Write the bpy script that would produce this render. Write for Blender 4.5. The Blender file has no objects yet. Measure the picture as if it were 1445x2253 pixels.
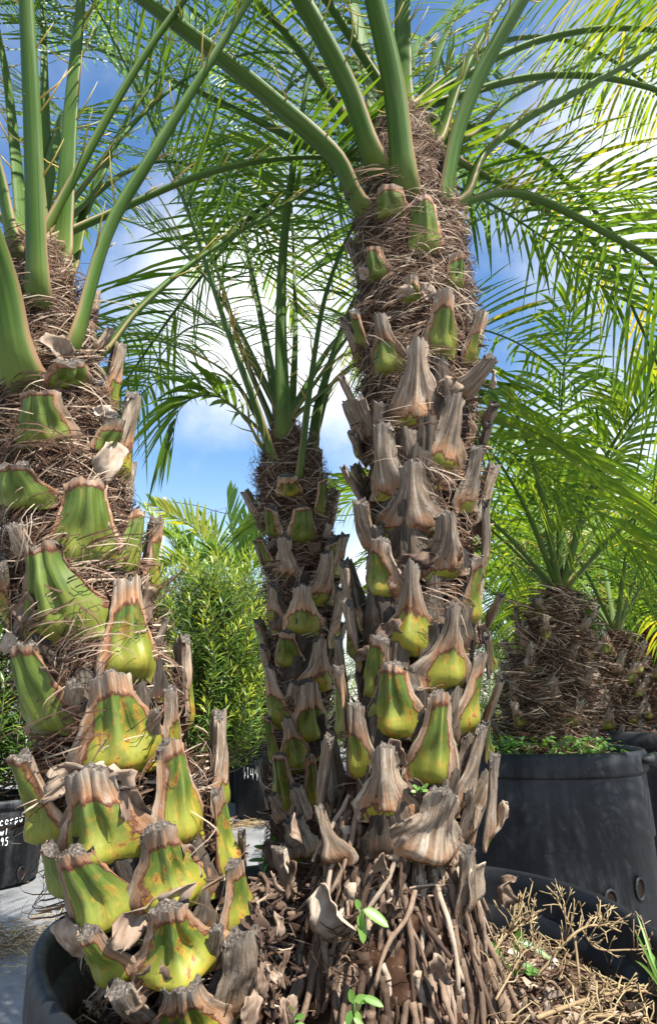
import bpy, math, random
import numpy as np
from mathutils import Vector, Matrix

# ------------------------------------------------------------------ camera, sky, sun, exposure
scene = bpy.context.scene
COL = scene.collection
W0, H0, F = 1445.0, 2253.0, 1627.0           # photograph size and focal length in its pixels
PITCH = math.radians(14.3)
CAM = np.array([0.0, 0.0, 0.70])
cd = bpy.data.cameras.new("camera"); cam = bpy.data.objects.new("camera", cd); COL.objects.link(cam)
cam.location = CAM; cam.rotation_euler = (math.pi/2 + PITCH, 0, 0)
cd.sensor_fit = 'VERTICAL'; cd.sensor_height = 36.0; cd.sensor_width = 36.0*W0/H0
cd.lens = 36.0*F/H0; cd.clip_start = 0.02; cd.clip_end = 3000
scene.camera = cam

SUN_EL, SUN_AZ = math.radians(57), math.radians(140)   # azimuth clockwise from +Y (view direction)
SUN_DIR = Vector((math.sin(SUN_AZ)*math.cos(SUN_EL), math.cos(SUN_AZ)*math.cos(SUN_EL), math.sin(SUN_EL)))
sl = bpy.data.lights.new("sun", 'SUN'); sl.energy = 5.0; sl.angle = math.radians(0.53); sl.color = (1.0, 0.95, 0.86)
sun = bpy.data.objects.new("sun", sl); COL.objects.link(sun)
sun.rotation_euler = SUN_DIR.to_track_quat('Z', 'Y').to_euler(); sun.location = (3, -2, 6)
scene.view_settings.view_transform = 'Standard'; scene.view_settings.look = 'None'
scene.view_settings.gamma = 1.0; scene.view_settings.exposure = 1.32
scene.cycles.max_bounces = 7; scene.cycles.diffuse_bounces = 4; scene.cycles.glossy_bounces = 3
scene.cycles.transmission_bounces = 4; scene.cycles.transparent_max_bounces = 6
scene.cycles.use_denoising = True
scene.cycles.sample_clamp_indirect = 4.0

def ray(px, py):
    x = (px-W0/2)/F; y = -(py-H0/2)/F
    c, s = math.cos(PITCH), math.sin(PITCH)
    return np.array([x, c - s*y, s + c*y])
def P(px, py, d):
    r = ray(px, py); return CAM + r*(d/r[1])
def on_z(px, py, z):
    r = ray(px, py); return CAM + r*((z-CAM[2])/r[2])
def mpp(px, py, d):                            # metres per photo pixel at that depth
    return d/ray(px, py)[1]/F

# ------------------------------------------------------------------ node helper
class NT:
    def __init__(s, tree):
        s.t = tree; s.n = tree.nodes; s.l = tree.links
    def new(s, typ, **kw):
        n = s.n.new(typ)
        for k, v in kw.items(): setattr(n, k, v)
        return n
    def _in(s, sock, v):
        if v is None: return
        if hasattr(v, 'is_output') or isinstance(v, bpy.types.NodeSocket): s.l.new(v, sock)
        else:
            try: sock.default_value = v
            except Exception: sock.default_value = tuple(v)+(1.0,)
    def m(s, op, a, b=None, c=None, clamp=False):
        n = s.new('ShaderNodeMath', operation=op); n.use_clamp = clamp
        s._in(n.inputs[0], a); s._in(n.inputs[1], b); s._in(n.inputs[2], c); return n.outputs[0]
    def step(s, v, a, b, o0=0.0, o1=1.0):
        n = s.new('ShaderNodeMapRange', interpolation_type='SMOOTHSTEP'); n.clamp = True
        s._in(n.inputs[0], v); n.inputs[1].default_value = a; n.inputs[2].default_value = b
        n.inputs[3].default_value = o0; n.inputs[4].default_value = o1; return n.outputs[0]
    def mix(s, f, a, b, mode='MIX'):
        n = s.new('ShaderNodeMix', data_type='RGBA', blend_type=mode)
        s._in(n.inputs[0], f); s._in(n.inputs[6], a if not isinstance(a, tuple) else a+(1.0,) if len(a)==3 else a)
        s._in(n.inputs[7], b if not isinstance(b, tuple) else b+(1.0,) if len(b)==3 else b); return n.outputs[2]
    def noise(s, vec=None, scale=5.0, detail=3.0, rough=0.55, out=0):
        n = s.new('ShaderNodeTexNoise'); n.inputs['Scale'].default_value = scale
        n.inputs['Detail'].default_value = detail; n.inputs['Roughness'].default_value = rough
        if vec is not None: s.l.new(vec, n.inputs['Vector'])
        return n.outputs[out]
    def comb(s, x, y, z):
        n = s.new('ShaderNodeCombineXYZ'); s._in(n.inputs[0], x); s._in(n.inputs[1], y); s._in(n.inputs[2], z); return n.outputs[0]
    def sep(s, v):
        n = s.new('ShaderNodeSeparateXYZ'); s.l.new(v, n.inputs[0]); return n.outputs
    def vm(s, op, a, b=None):
        n = s.new('ShaderNodeVectorMath', operation=op); s._in(n.inputs[0], a)
        if b is not None: s._in(n.inputs[1], b)
        return n
    def attr(s, name): return s.new('ShaderNodeAttribute', attribute_name=name)
    def bump(s, h, strength=0.3, dist=0.01):
        n = s.new('ShaderNodeBump'); n.inputs['Strength'].default_value = strength; n.inputs['Distance'].default_value = dist
        s.l.new(h, n.inputs['Height']); return n.outputs[0]
    def ramp(s, f, stops):
        n = s.new('ShaderNodeValToRGB'); el = n.color_ramp.elements
        while len(el) < len(stops): el.new(0.5)
        for e, (p, c) in zip(el, stops): e.position = p; e.color = c+(1.0,)
        s._in(n.inputs[0], f); return n.outputs[0]

def material(name):
    m = bpy.data.materials.new(name); m.use_nodes = True
    t = NT(m.node_tree); t.n.clear()
    out = t.new('ShaderNodeOutputMaterial')
    b = t.new('ShaderNodeBsdfPrincipled'); t.l.new(b.outputs[0], out.inputs[0])
    return m, t, b, out
def objpos(t):
    return t.new('ShaderNodeTexCoord').outputs['Object']

# ------------------------------------------------------------------ world: Nishita sky with scattered cumulus
w = bpy.data.worlds.new("World"); scene.world = w; w.use_nodes = True
t = NT(w.node_tree); t.n.clear()
wo = t.new('ShaderNodeOutputWorld'); bg = t.new('ShaderNodeBackground'); t.l.new(bg.outputs[0], wo.inputs[0])
sky = t.new('ShaderNodeTexSky'); sky.sky_type = 'NISHITA'; sky.sun_disc = False
sky.sun_elevation = SUN_EL; sky.sun_rotation = SUN_AZ; sky.air_density = 1.0; sky.dust_density = 0.4; sky.ozone_density = 1.3
tc = t.new('ShaderNodeTexCoord').outputs['Generated']
nrm = t.vm('NORMALIZE', tc).outputs[0]
z = t.sep(nrm)[2]
nz = t.noise(nrm, 3.2, 7.0, 0.6); nz2 = t.noise(nrm, 9.0, 5.0, 0.6)
def skydir(px, py):
    r = ray(px, py); return r/np.linalg.norm(r)
rnd = random.Random(5)
blobs = [(skydir(560, 680), 0.16, 1.0), (skydir(700, 800), 0.10, .9), (skydir(1430, 400), 0.17, .85), (skydir(1300, 260), 0.10, .4),
         (skydir(470, 1170), 0.12, .45), (skydir(1300, 1000), 0.16, .75), (skydir(60, 1250), .16, .7), (skydir(300, 950), .06, .35), (skydir(900, 1300), .2, .7)]
for i in range(26):                              # the same scatter of clouds over the rest of the dome
    a = rnd.uniform(0, 2*math.pi); e = rnd.uniform(0.08, 1.2)
    d = np.array([math.sin(a)*math.cos(e), math.cos(a)*math.cos(e), math.sin(e)])
    if d[1] > 0.55: continue
    blobs.append((d, rnd.uniform(.12, .24), rnd.uniform(.6, 1)))
acc = None
for d, s, k in blobs:
    dist = t.vm('DISTANCE', nrm, tuple(d)).outputs['Value']
    g = t.step(dist, s*1.9, 0.0, 0.0, k)
    acc = g if acc is None else t.m('MAXIMUM', acc, g)
cm = t.m('ADD', acc, t.m('MULTIPLY', t.m('SUBTRACT', nz, 0.5), 1.2))
cm = t.m('ADD', cm, t.m('MULTIPLY', t.m('SUBTRACT', nz2, 0.5), 0.5))
cmask = t.step(cm, 0.12, 1.0, 0.0, 0.95)
wisps = t.step(nz, 0.45, 0.75, 0.0, 0.22)
cmask = t.m('MAXIMUM', cmask, wisps)
hz = t.step(z, 0.35, 0.0, 0.0, 0.45)
cmask = t.m('MAXIMUM', cmask, hz)
hs = t.new('ShaderNodeHueSaturation'); hs.inputs['Saturation'].default_value = 1.2; hs.inputs['Value'].default_value = 1.85; t.l.new(sky.outputs[0], hs.inputs['Color'])
skyc = t.mix(cmask, hs.outputs[0], (11.0, 11.2, 11.5))
t.l.new(skyc, bg.inputs[0]); bg.inputs[1].default_value = 0.052

# ------------------------------------------------------------------ materials
def leaf_material(name, dark, mid, bright, yellow, trans=0.42, rough=0.38):
    m, t, b, out = material(name)
    tint = t.attr('tint').outputs['Fac']
    col = t.ramp(tint, [(0.0, dark), (0.45, mid), (0.75, bright), (1.0, yellow)])
    nv = t.noise(objpos(t), 60.0, 2.0)
    col = t.mix(t.step(nv, 0.35, 0.7, 0.0, 0.3), col, t.mix(0.5, col, mid))
    t.l.new(col, b.inputs['Base Color']); b.inputs['Roughness'].default_value = rough
    b.inputs['Specular IOR Level'].default_value = 0.45
    tr = t.new('ShaderNodeBsdfTranslucent')
    tcol = t.mix(1.0, col, (1.9, 1.75, 0.55), 'MULTIPLY'); t.l.new(tcol, tr.inputs[0])
    mx = t.new('ShaderNodeMixShader'); mx.inputs[0].default_value = trans
    t.l.new(b.outputs[0], mx.inputs[1]); t.l.new(tr.outputs[0], mx.inputs[2]); t.l.new(mx.outputs[0], out.inputs[0])
    return m
M = {}
M['leaflet'] = leaf_material('palm_leaflet', (0.042, 0.10, 0.018), (0.09, 0.175, 0.024), (0.19, 0.26, 0.028), (0.42, 0.33, 0.04), 0.5)
M['needle'] = leaf_material('podocarpus_leaf', (0.035, 0.075, 0.022), (0.07, 0.14, 0.03), (0.17, 0.26, 0.04), (0.34, 0.38, 0.05), 0.3, 0.35)
M['broad'] = leaf_material('broad_palm_leaf', (0.05, 0.11, 0.02), (0.10, 0.19, 0.03), (0.22, 0.30, 0.04), (0.38, 0.36, 0.05), 0.4, 0.4)
M['weed'] = leaf_material('weed_leaf', (0.05, 0.12, 0.03), (0.11, 0.24, 0.05), (0.2, 0.33, 0.07), (0.3, 0.4, 0.1), 0.35, 0.4)

def make_boot_mat():
    m, t, b, out = material('leaf_base_skin')
    a = t.attr('buv').outputs['Vector']; u, v, cap = t.sep(a)
    oi = t.new('ShaderNodeObjectInfo'); rn = t.m('MULTIPLY', oi.outputs['Random'], 60.0)
    sp = t.new('ShaderNodeSeparateColor'); t.l.new(oi.outputs['Color'], sp.inputs[0])
    dead, edge, yel = sp.outputs[0], sp.outputs[1], sp.outputs[2]
    streak = t.noise(t.comb(t.m('MULTIPLY', u, 6.0), t.m('MULTIPLY', v, 1.0), rn), 1.4, 4.0, 0.6)
    fine = t.noise(t.comb(t.m('MULTIPLY', u, 26.0), t.m('MULTIPLY', v, 3.0), rn), 1.6, 4.0, 0.65)
    blot = t.noise(t.comb(t.m('MULTIPLY', u, 1.6), t.m('MULTIPLY', v, 2.6), rn), 1.5, 4.0, 0.6)
    blot2 = t.noise(t.comb(t.m('MULTIPLY', u, 2.4), t.m('ADD', t.m('MULTIPLY', v, 3.4), 7.0), rn), 1.5, 5.0, 0.6)
    au = t.m('ABSOLUTE', u)
    uo = t.m('ABSOLUTE', t.m('ADD', u, t.m('MULTIPLY', t.m('SUBTRACT', t.m('FRACT', rn), .5), .42)))
    d1 = t.m('SUBTRACT', t.m('ADD', uo, t.m('MULTIPLY', t.m('SUBTRACT', blot, 0.5), 0.7)), t.m('SUBTRACT', 1.0, edge))
    lim = t.m('MULTIPLY', t.m('SUBTRACT', 1.0, dead), t.m('SUBTRACT', 1.0, t.m('MULTIPLY', t.m('MULTIPLY', u, u), t.m('MULTIPLY', dead, 0.7))))
    d2 = t.m('SUBTRACT', t.m('ADD', v, t.m('MULTIPLY', t.m('SUBTRACT', blot2, 0.5), t.m('ADD', .08, t.m('MULTIPLY', dead, .5)))), lim)
    d2 = t.m('ADD', d2, t.m('MULTIPLY', t.m('SUBTRACT', streak, 0.5), 0.10))
    d = t.m('MAXIMUM', t.m('MULTIPLY', d1, 0.7), d2)
    dm = t.step(d, -0.006, 0.006)
    border = t.step(t.m('ABSOLUTE', t.m('SUBTRACT', d, 0.008)), 0.045, 0.012)
    # live skin
    g = t.mix(t.step(streak, 0.3, 0.7), (0.05, 0.088, 0.012), (0.105, 0.15, 0.022))
    yb = t.m('MULTIPLY', t.step(v, 0.62, 0.05), t.m('ADD', 0.25, t.m('MULTIPLY', yel, 0.75)))
    g = t.mix(yb, g, (0.27, 0.25, 0.03))
    rib = t.m('MULTIPLY', t.step(au, 0.16, 0.0, 0.0, 0.4), t.step(v, 0.1, 0.5))
    g = t.mix(rib, g, (0.22, 0.27, 0.07))
    org = t.m('MULTIPLY', t.step(blot2, 0.50, 0.66), yel)
    g = t.mix(t.m('MULTIPLY', org, 0.7), g, (0.50, 0.22, 0.03))
    red = t.m('MULTIPLY', t.step(blot2, 0.61, 0.635), t.step(yel, 0.35, 0.8))
    g = t.mix(t.m('MULTIPLY', red, 0.8), g, (0.16, 0.05, 0.022))
    g = t.mix(t.step(fine, 0.55, 0.75, 0.0, 0.3), g, (0.17, 0.13, 0.045))
    g = t.mix(t.step(blot, 0.5, 0.7, 0.0, 0.45), g, (0.045, 0.07, 0.014))
    g = t.mix(t.step(t.noise(objpos(t), 300.0, 2.0), 0.66, 0.72, 0.0, 0.55), g, (0.13, 0.07, 0.03))
    # dead skin
    dk = t.ramp(streak, [(0.26, (0.055, 0.03, 0.018)), (0.42, (0.15, 0.10, 0.065)), (0.58, (0.26, 0.205, 0.15)), (0.76, (0.44, 0.385, 0.315))])
    dk = t.mix(t.m('MULTIPLY', t.step(d, 0.30, 0.0), 0.65), dk, (0.33, 0.15, 0.06))
    dk = t.mix(t.step(fine, 0.6, 0.78, 0.0, 0.4), dk, (0.09, 0.06, 0.042))
    dk = t.mix(t.step(blot, 0.52, 0.7, 0.0, 0.55), dk, (0.13, 0.085, 0.06))
    dk = t.mix(t.step(blot2, 0.55, 0.72, 0.0, 0.5), dk, (0.44, 0.40, 0.35))
    dk = t.mix(t.m('MULTIPLY', t.step(v, 0.78, 1.0), t.m('MULTIPLY', t.step(blot, .35, .65), .55)), dk, (0.24, 0.215, 0.185))
    dtone = oi.outputs['Alpha']; dk = t.mix(1.0, dk, t.comb(dtone, dtone, dtone), 'MULTIPLY')  # per-object brightness of the dead skin
    col = t.mix(dm, g, dk)
    col = t.mix(t.m('MULTIPLY', border, 0.8), col, (0.10, 0.028, 0.014))
    # cut end
    spk = t.noise(objpos(t), 420.0, 3.0)
    cc = t.ramp(spk, [(0.35, (0.022, 0.018, 0.015)), (0.55, (0.085, 0.07, 0.058)), (0.75, (0.22, 0.19, 0.16))])
    col = t.mix(t.step(cap, 0.4, 0.6), col, cc)
    t.l.new(col, b.inputs['Base Color'])
    rg = t.m('ADD', 0.46, t.m('MULTIPLY', dm, 0.4)); t.l.new(rg, b.inputs['Roughness'])
    b.inputs['Specular IOR Level'].default_value = 0.32
    h = t.m('ADD', t.m('MULTIPLY', streak, t.m('ADD', 0.5, t.m('MULTIPLY', dm, 0.8))), t.m('MULTIPLY', fine, t.m('ADD', 0.08, t.m('MULTIPLY', dm, .5))))
    h = t.m('ADD', h, t.m('MULTIPLY', dm, 0.25))
    h = t.m('ADD', h, t.m('MULTIPLY', t.noise(objpos(t), 130.0, 4.0), t.m('ADD', .2, t.m('MULTIPLY', dm, .6))))
    t.l.new(t.bump(h, 0.45, 0.0024), b.inputs['Normal'])
    return m
M['boot'] = make_boot_mat()

def tint_mat(name, stops, rough=0.85, nscale=80, spec=0.25, bump=0.3):
    m, t, b, out = material(name)
    tint = t.attr('tint').outputs['Fac']
    n = t.noise(objpos(t), nscale, 4.0)
    f = t.m('ADD', tint, t.m('MULTIPLY', t.m('SUBTRACT', n, 0.5), 0.5))
    t.l.new(t.ramp(f, stops), b.inputs['Base Color']); b.inputs['Roughness'].default_value = rough
    b.inputs['Specular IOR Level'].default_value = spec
    t.l.new(t.bump(n, bump, 0.003), b.inputs['Normal'])
    return m
M['fibre'] = tint_mat('palm_fibre', [(0.0, (0.024, 0.011, 0.006)), (0.35, (0.075, 0.038, 0.022)), (0.65, (0.165, 0.105, 0.068)), (1.0, (0.42, 0.335, 0.25))])
M['core'] = tint_mat('trunk_matting', [(0.2, (0.015, 0.008, 0.005)), (0.5, (0.05, 0.025, 0.015)), (0.8, (0.11, 0.065, 0.042))], 0.95, 60, .1, 1.0)
M['husk'] = tint_mat('dry_husk', [(0.15, (0.06, 0.036, 0.025)), (0.45, (0.17, 0.115, 0.08)), (0.75, (0.32, 0.25, 0.19)), (1.0, (0.5, 0.43, 0.36))], 0.8, 45, .25, .6)
M['root'] = tint_mat('palm_root', [(0.1, (0.05, 0.03, 0.02)), (0.5, (0.19, 0.13, 0.09)), (0.9, (0.42, 0.34, 0.26))], 0.8, 70, .25, .7)
M['soil'] = tint_mat('potting_soil', [(0.2, (0.018, 0.011, 0.008)), (0.55, (0.06, 0.038, 0.026)), (0.85, (0.16, 0.11, 0.08))], 0.95, 90, .1, 1.0)
M['litter'] = tint_mat('leaf_litter', [(0.1, (0.06, 0.035, 0.025)), (0.5, (0.20, 0.13, 0.09)), (0.9, (0.50, 0.42, 0.33))], 0.9, 60, .2, .5)
M['straw'] = tint_mat('dry_straw', [(0.1, (0.09, 0.055, 0.03)), (0.5, (0.22, 0.15, 0.08)), (0.9, (0.42, 0.33, 0.18))], 0.7, 60, .3, .3)
M['bark'] = tint_mat('twig_bark', [(0.1, (0.06, 0.045, 0.03)), (0.6, (0.17, 0.13, 0.09)), (0.9, (0.3, 0.25, 0.18))], 0.9, 60, .2, .7)
M['spine'] = tint_mat('petiole_spine', [(0.1, (0.22, 0.24, 0.05)), (0.5, (0.42, 0.33, 0.07)), (0.9, (0.55, 0.36, 0.10))], 0.5, 20, .4, .1)

def make_petiole_mat(name, ca, cb, base):
    m, t, b, out = material(name)
    a = t.attr('buv').outputs['Vector']; u, v, cap = t.sep(a)
    oi = t.new('ShaderNodeObjectInfo'); rn = t.m('MULTIPLY', oi.outputs['Random'], 40.0)
    st = t.noise(t.comb(t.m('MULTIPLY', u, 7.0), t.m('MULTIPLY', v, 2.0), rn), 1.5, 4.0)
    bl = t.noise(t.comb(t.m('MULTIPLY', u, 1.4), t.m('MULTIPLY', v, 7.0), rn), 1.5, 4.0)
    g = t.mix(t.step(st, 0.3, 0.7), ca, cb)
    g = t.mix(t.step(bl, 0.5, 0.75, 0.0, 0.45), g, (0.11, 0.155, 0.06))
    g = t.mix(t.step(v, 0.09, 0.0, 0.0, 0.75), g, base)
    au = t.m('ABSOLUTE', u)
    g = t.mix(t.m('MULTIPLY', t.step(t.m('ADD', au, t.m('MULTIPLY', t.m('SUBTRACT', bl, .5), .2)), 0.86, 0.97), t.step(v, 0.22, 0.03)), g, (0.24, 0.15, 0.08))
    g = t.mix(t.step(bl, 0.70, 0.73, 0.0, 0.5), g, (0.20, 0.10, 0.05))
    t.l.new(g, b.inputs['Base Color']); b.inputs['Roughness'].default_value = 0.52
    b.inputs['Specular IOR Level'].default_value = 0.2
    t.l.new(t.bump(st, 0.25, 0.002), b.inputs['Normal'])
    return m
M['petiole'] = make_petiole_mat('petiole', (0.036, 0.078, 0.012), (0.068, 0.125, 0.020), (0.15, 0.18, 0.04))

def make_pot_mat(name, dust):
    m, t, b, out = material(name)
    p = objpos(t)
    n1 = t.noise(p, 5.0, 5.0, 0.65); n2 = t.noise(p, 38.0, 4.0, 0.6)
    x, y, zz = t.sep(p)
    drip = t.noise(t.comb(t.m('MULTIPLY', x, 30.0), t.m('MULTIPLY', y, 30.0), t.m('MULTIPLY', zz, 2.5)), 1.0, 4.0)
    f = t.m('ADD', t.m('MULTIPLY', n1, 0.5), t.m('ADD', t.m('MULTIPLY', n2, 0.25), t.m('MULTIPLY', drip, 0.45)))
    c = t.mix(t.step(f, 0.5, 0.82, 0.0, dust), (0.007, 0.008, 0.0105), (0.15, 0.155, 0.16))
    sc_ = t.noise(t.comb(t.m('MULTIPLY', t.m('ADD', x, zz), 55.0), t.m('MULTIPLY', y, 40.0), t.m('MULTIPLY', t.m('SUBTRACT', zz, x), 9.0)), 1.0, 6.0, .7)
    c = t.mix(t.step(sc_, 0.58, 0.72, 0.0, dust*.8), c, (0.13, 0.135, 0.14))
    sp = t.noise(p, 160.0, 2.0)
    c = t.mix(t.step(sp, 0.74, 0.78, 0, 0.5), c, (0.4, 0.4, 0.38))
    t.l.new(c, b.inputs['Base Color'])
    t.l.new(t.step(f, 0.45, 0.75, 0.42, 0.68), b.inputs['Roughness'])
    b.inputs['Specular IOR Level'].default_value = 0.22
    t.l.new(t.bump(n2, 0.12, 0.004), b.inputs['Normal'])
    return m
M['pot'] = make_pot_mat('black_plastic', 0.24)
M['pot_black'] = make_pot_mat('clean_black_plastic', 0.03)
M['pot_dusty'] = make_pot_mat('dusty_plastic', 0.6)

def make_mat_ground():
    m, t, b, out = material('weed_mat')
    p = objpos(t)
    n1 = t.noise(p, 0.7, 5.0); n2 = t.noise(p, 6.0, 5.0, .65); n3 = t.noise(p, 180.0, 2.0)
    c = t.ramp(n2, [(0.3, (0.12, 0.123, 0.13)), (0.55, (0.18, 0.183, 0.19)), (0.8, (0.25, 0.25, 0.25))])
    c = t.mix(t.step(n1, 0.52, 0.66, 0.0, 0.6), c, (0.21, 0.19, 0.155))
    c = t.mix(t.step(n3, 0.5, 0.75, 0.0, 0.35), c, (0.07, 0.07, 0.073))
    x, y, zz = t.sep(p)
    ln = t.m('ABSOLUTE', t.m('SUBTRACT', t.m('FRACT', t.m('ADD', t.m('MULTIPLY', t.m('ADD', y, t.m('MULTIPLY', x, -.35)), 2.1), t.m('MULTIPLY', n2, .05))), 0.5))
    c = t.mix(t.step(ln, 0.012, 0.004, 0.0, 0.35), c, (0.26, 0.26, 0.26))
    t.l.new(c, b.inputs['Base Color']); b.inputs['Roughness'].default_value = 0.75
    t.l.new(t.bump(t.m('ADD', n2, t.m('MULTIPLY', n3, .3)), 0.35, 0.01), b.inputs['Normal'])
    return m
M['ground'] = make_mat_ground()
def plain(name, c1, c2, rough=.8, sc=20):
    m, t, b, out = material(name)
    n = t.noise(objpos(t), sc, 4.0)
    t.l.new(t.mix(t.step(n, .3, .7), c1, c2), b.inputs['Base Color']); b.inputs['Roughness'].default_value = rough
    t.l.new(t.bump(n, .2, .005), b.inputs['Normal'])
    return m
M['chalk'] = plain('chalk_marker', (0.62, 0.64, 0.66), (0.8, 0.8, 0.8), .8, 90)
M['wood'] = plain('weathered_pole', (0.22, 0.19, 0.15), (0.36, 0.32, 0.27), .9, 12)
M['wire'] = plain('wire', (0.03, 0.03, 0.035), (0.06, 0.06, 0.06), .6)

# ------------------------------------------------------------------ mesh helpers
class MB:
    def __init__(s): s.v = []; s.f = []; s.t = []; s.a = []; s.n = 0
    def add(s, verts, faces, tint=0.5, buv=None):
        verts = np.asarray(verts, float); k = len(verts); b = s.n
        s.v.append(verts); s.f.extend([tuple(i+b for i in f) for f in faces])
        s.t.append(np.full(k, tint) if np.isscalar(tint) else np.asarray(tint, float))
        s.a.append(np.zeros((k, 3)) if buv is None else np.asarray(buv, float))
        s.n += k
    def build(s, name, mat, parent=None, smooth=True, hasuv=False):
        me = bpy.data.meshes.new(name)
        v = np.concatenate(s.v) if s.v else np.zeros((0, 3))
        me.from_pydata(v.tolist(), [], s.f)
        a = me.attributes.new('tint', 'FLOAT', 'POINT'); a.data.foreach_set('value', np.concatenate(s.t).astype(np.float32))
        if hasuv:
            a = me.attributes.new('buv', 'FLOAT_VECTOR', 'POINT'); a.data.foreach_set('vector', np.concatenate(s.a).astype(np.float32).ravel())
        if smooth: me.polygons.foreach_set('use_smooth', [True]*len(me.polygons))
        me.materials.append(mat); me.update()
        o = bpy.data.objects.new(name, me); COL.objects.link(o)
        if parent is not None: adopt(o, parent)
        return o
def adopt(o, parent):
    o.parent = parent
    if parent.type == 'EMPTY': o.matrix_parent_inverse = Matrix.Translation(-parent.location)
def thing(name, label, cat, loc, group=None):
    o = bpy.data.objects.new(name, None); COL.objects.link(o); o.location = Vector(loc); o.empty_display_size = .05
    o['label'] = label; o['category'] = cat
    if group: o['group'] = group
    return o
def tag(o, label, cat, group=None):
    o['label'] = label; o['category'] = cat
    if group: o['group'] = group
    return o
def copy_tree(root, delta, label=None, scale=1.0, rz=0.0):
    c = root.copy(); COL.objects.link(c); c.location = root.location + Vector(delta); c.rotation_euler = (0, 0, rz); c.scale = (scale,)*3
    if label: c['label'] = label
    for ch in list(root.children):
        k = ch.copy(); COL.objects.link(k); k.parent = c; k.matrix_parent_inverse = Matrix.Translation(-root.location)
        for g in list(ch.children):
            q = g.copy(); COL.objects.link(q); q.parent = k
    return c

def unit(v): v = np.asarray(v, float); return v/(np.linalg.norm(v)+1e-12)
def catmull(pts, n):
    pts = np.asarray(pts, float)
    if len(pts) == 2: return pts[0]+(pts[1]-pts[0])*np.linspace(0, 1, n)[:, None]
    p = np.vstack([2*pts[0]-pts[1], pts, 2*pts[-1]-pts[-2]])
    m = len(pts)-1; u = np.linspace(0, m-1e-6, n); i = u.astype(int); f = (u-i)[:, None]
    a, b, c, d = p[i], p[i+1], p[i+2], p[i+3]
    return .5*((2*b)+(-a+c)*f+(2*a-5*b+4*c-d)*f**2+(-a+3*b-3*c+d)*f**3)
def resample(path, ds):
    seg = np.linalg.norm(np.diff(path, axis=0), axis=1); L = np.concatenate([[0], np.cumsum(seg)])
    n = max(3, int(L[-1]/ds)+1); s = np.linspace(0, L[-1], n)
    return np.stack([np.interp(s, L, path[:, k]) for k in range(3)], 1), L[-1]
def tangents(p):
    t = np.gradient(p, axis=0); return t/(np.linalg.norm(t, axis=1)[:, None]+1e-12)
def frames(p, hint):
    T = tangents(p); A = np.zeros_like(p); a = np.asarray(hint, float)
    for i in range(len(p)):
        a = a-T[i]*np.dot(a, T[i])
        if np.linalg.norm(a) < 1e-4: a = np.cross(T[i], [1, .3, .2])
        a = unit(a); A[i] = a
    return T, A, np.cross(T, A)
def tube(mb, path, rad, n=6, tint=.5, cap=True, noise=0.0, rng=None):
    path = np.asarray(path, float); m = len(path)
    rad = np.full(m, rad) if np.isscalar(rad) else np.asarray(rad)
    T, A, S = frames(path, [.3, .2, 1] if abs(tangents(path)[0][2]) < .9 else [1, .2, .1])
    th = np.linspace(0, 2*math.pi, n, endpoint=False)
    rr = rad[:, None]*np.ones(n)[None]
    if noise and rng is not None: rr = rr*(1+rng.normal(0, noise, rr.shape))
    v = path[:, None]+rr[:, :, None]*(np.cos(th)[None, :, None]*S[:, None]+np.sin(th)[None, :, None]*A[:, None])
    f = [(i*n+j, i*n+(j+1) % n, (i+1)*n+(j+1) % n, (i+1)*n+j) for i in range(m-1) for j in range(n)]
    if cap: f += [tuple(range(n-1, -1, -1)), tuple((m-1)*n+j for j in range(n))]
    mb.add(v.reshape(-1, 3), f, tint)
def lathe(mb, prof, c, n=96, rfun=None, tint=.5, closed=False):
    th = np.linspace(0, 2*math.pi, n, endpoint=False); prof = np.asarray(prof, float)
    k = np.ones(n) if rfun is None else np.array([rfun(a) for a in th])
    v = np.stack([c[0]+prof[:, :1]*k*np.sin(th), c[1]+prof[:, :1]*k*np.cos(th), c[2]+prof[:, 1:2]+0*th], 2)
    m = len(prof)
    f = [(i*n+j, (i+1)*n+j, (i+1)*n+(j+1) % n, i*n+(j+1) % n) for i in range(m-1 if not closed else m) for j in range(n)] if not closed else \
        [(i*n+j, ((i+1) % m)*n+j, ((i+1) % m)*n+(j+1) % n, i*n+(j+1) % n) for i in range(m) for j in range(n)]
    mb.add(v.reshape(-1, 3), f, tint)

# ------------------------------------------------------------------ ground
g = MB()
xs = np.concatenate([np.linspace(-400, -8, 8), np.linspace(-7.5, 7.5, 61), np.linspace(8, 400, 8)])
ys = np.concatenate([np.linspace(-300, -4, 6), np.linspace(-3, 12, 61), np.linspace(13, 600, 8)])
X, Y = np.meshgrid(xs, ys); rs = np.random.default_rng(1)
Z = np.where((abs(X) < 7) & (Y > -3) & (Y < 12), rs.normal(0, .003, X.shape), 0)
nx = len(xs)
g.add(np.stack([X, Y, Z], 2).reshape(-1, 3), [(i*nx+j, i*nx+j+1, (i+1)*nx+j+1, (i+1)*nx+j) for i in range(len(ys)-1) for j in range(nx-1)])
o = g.build('ground', M['ground']); o['kind'] = 'structure'

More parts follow.
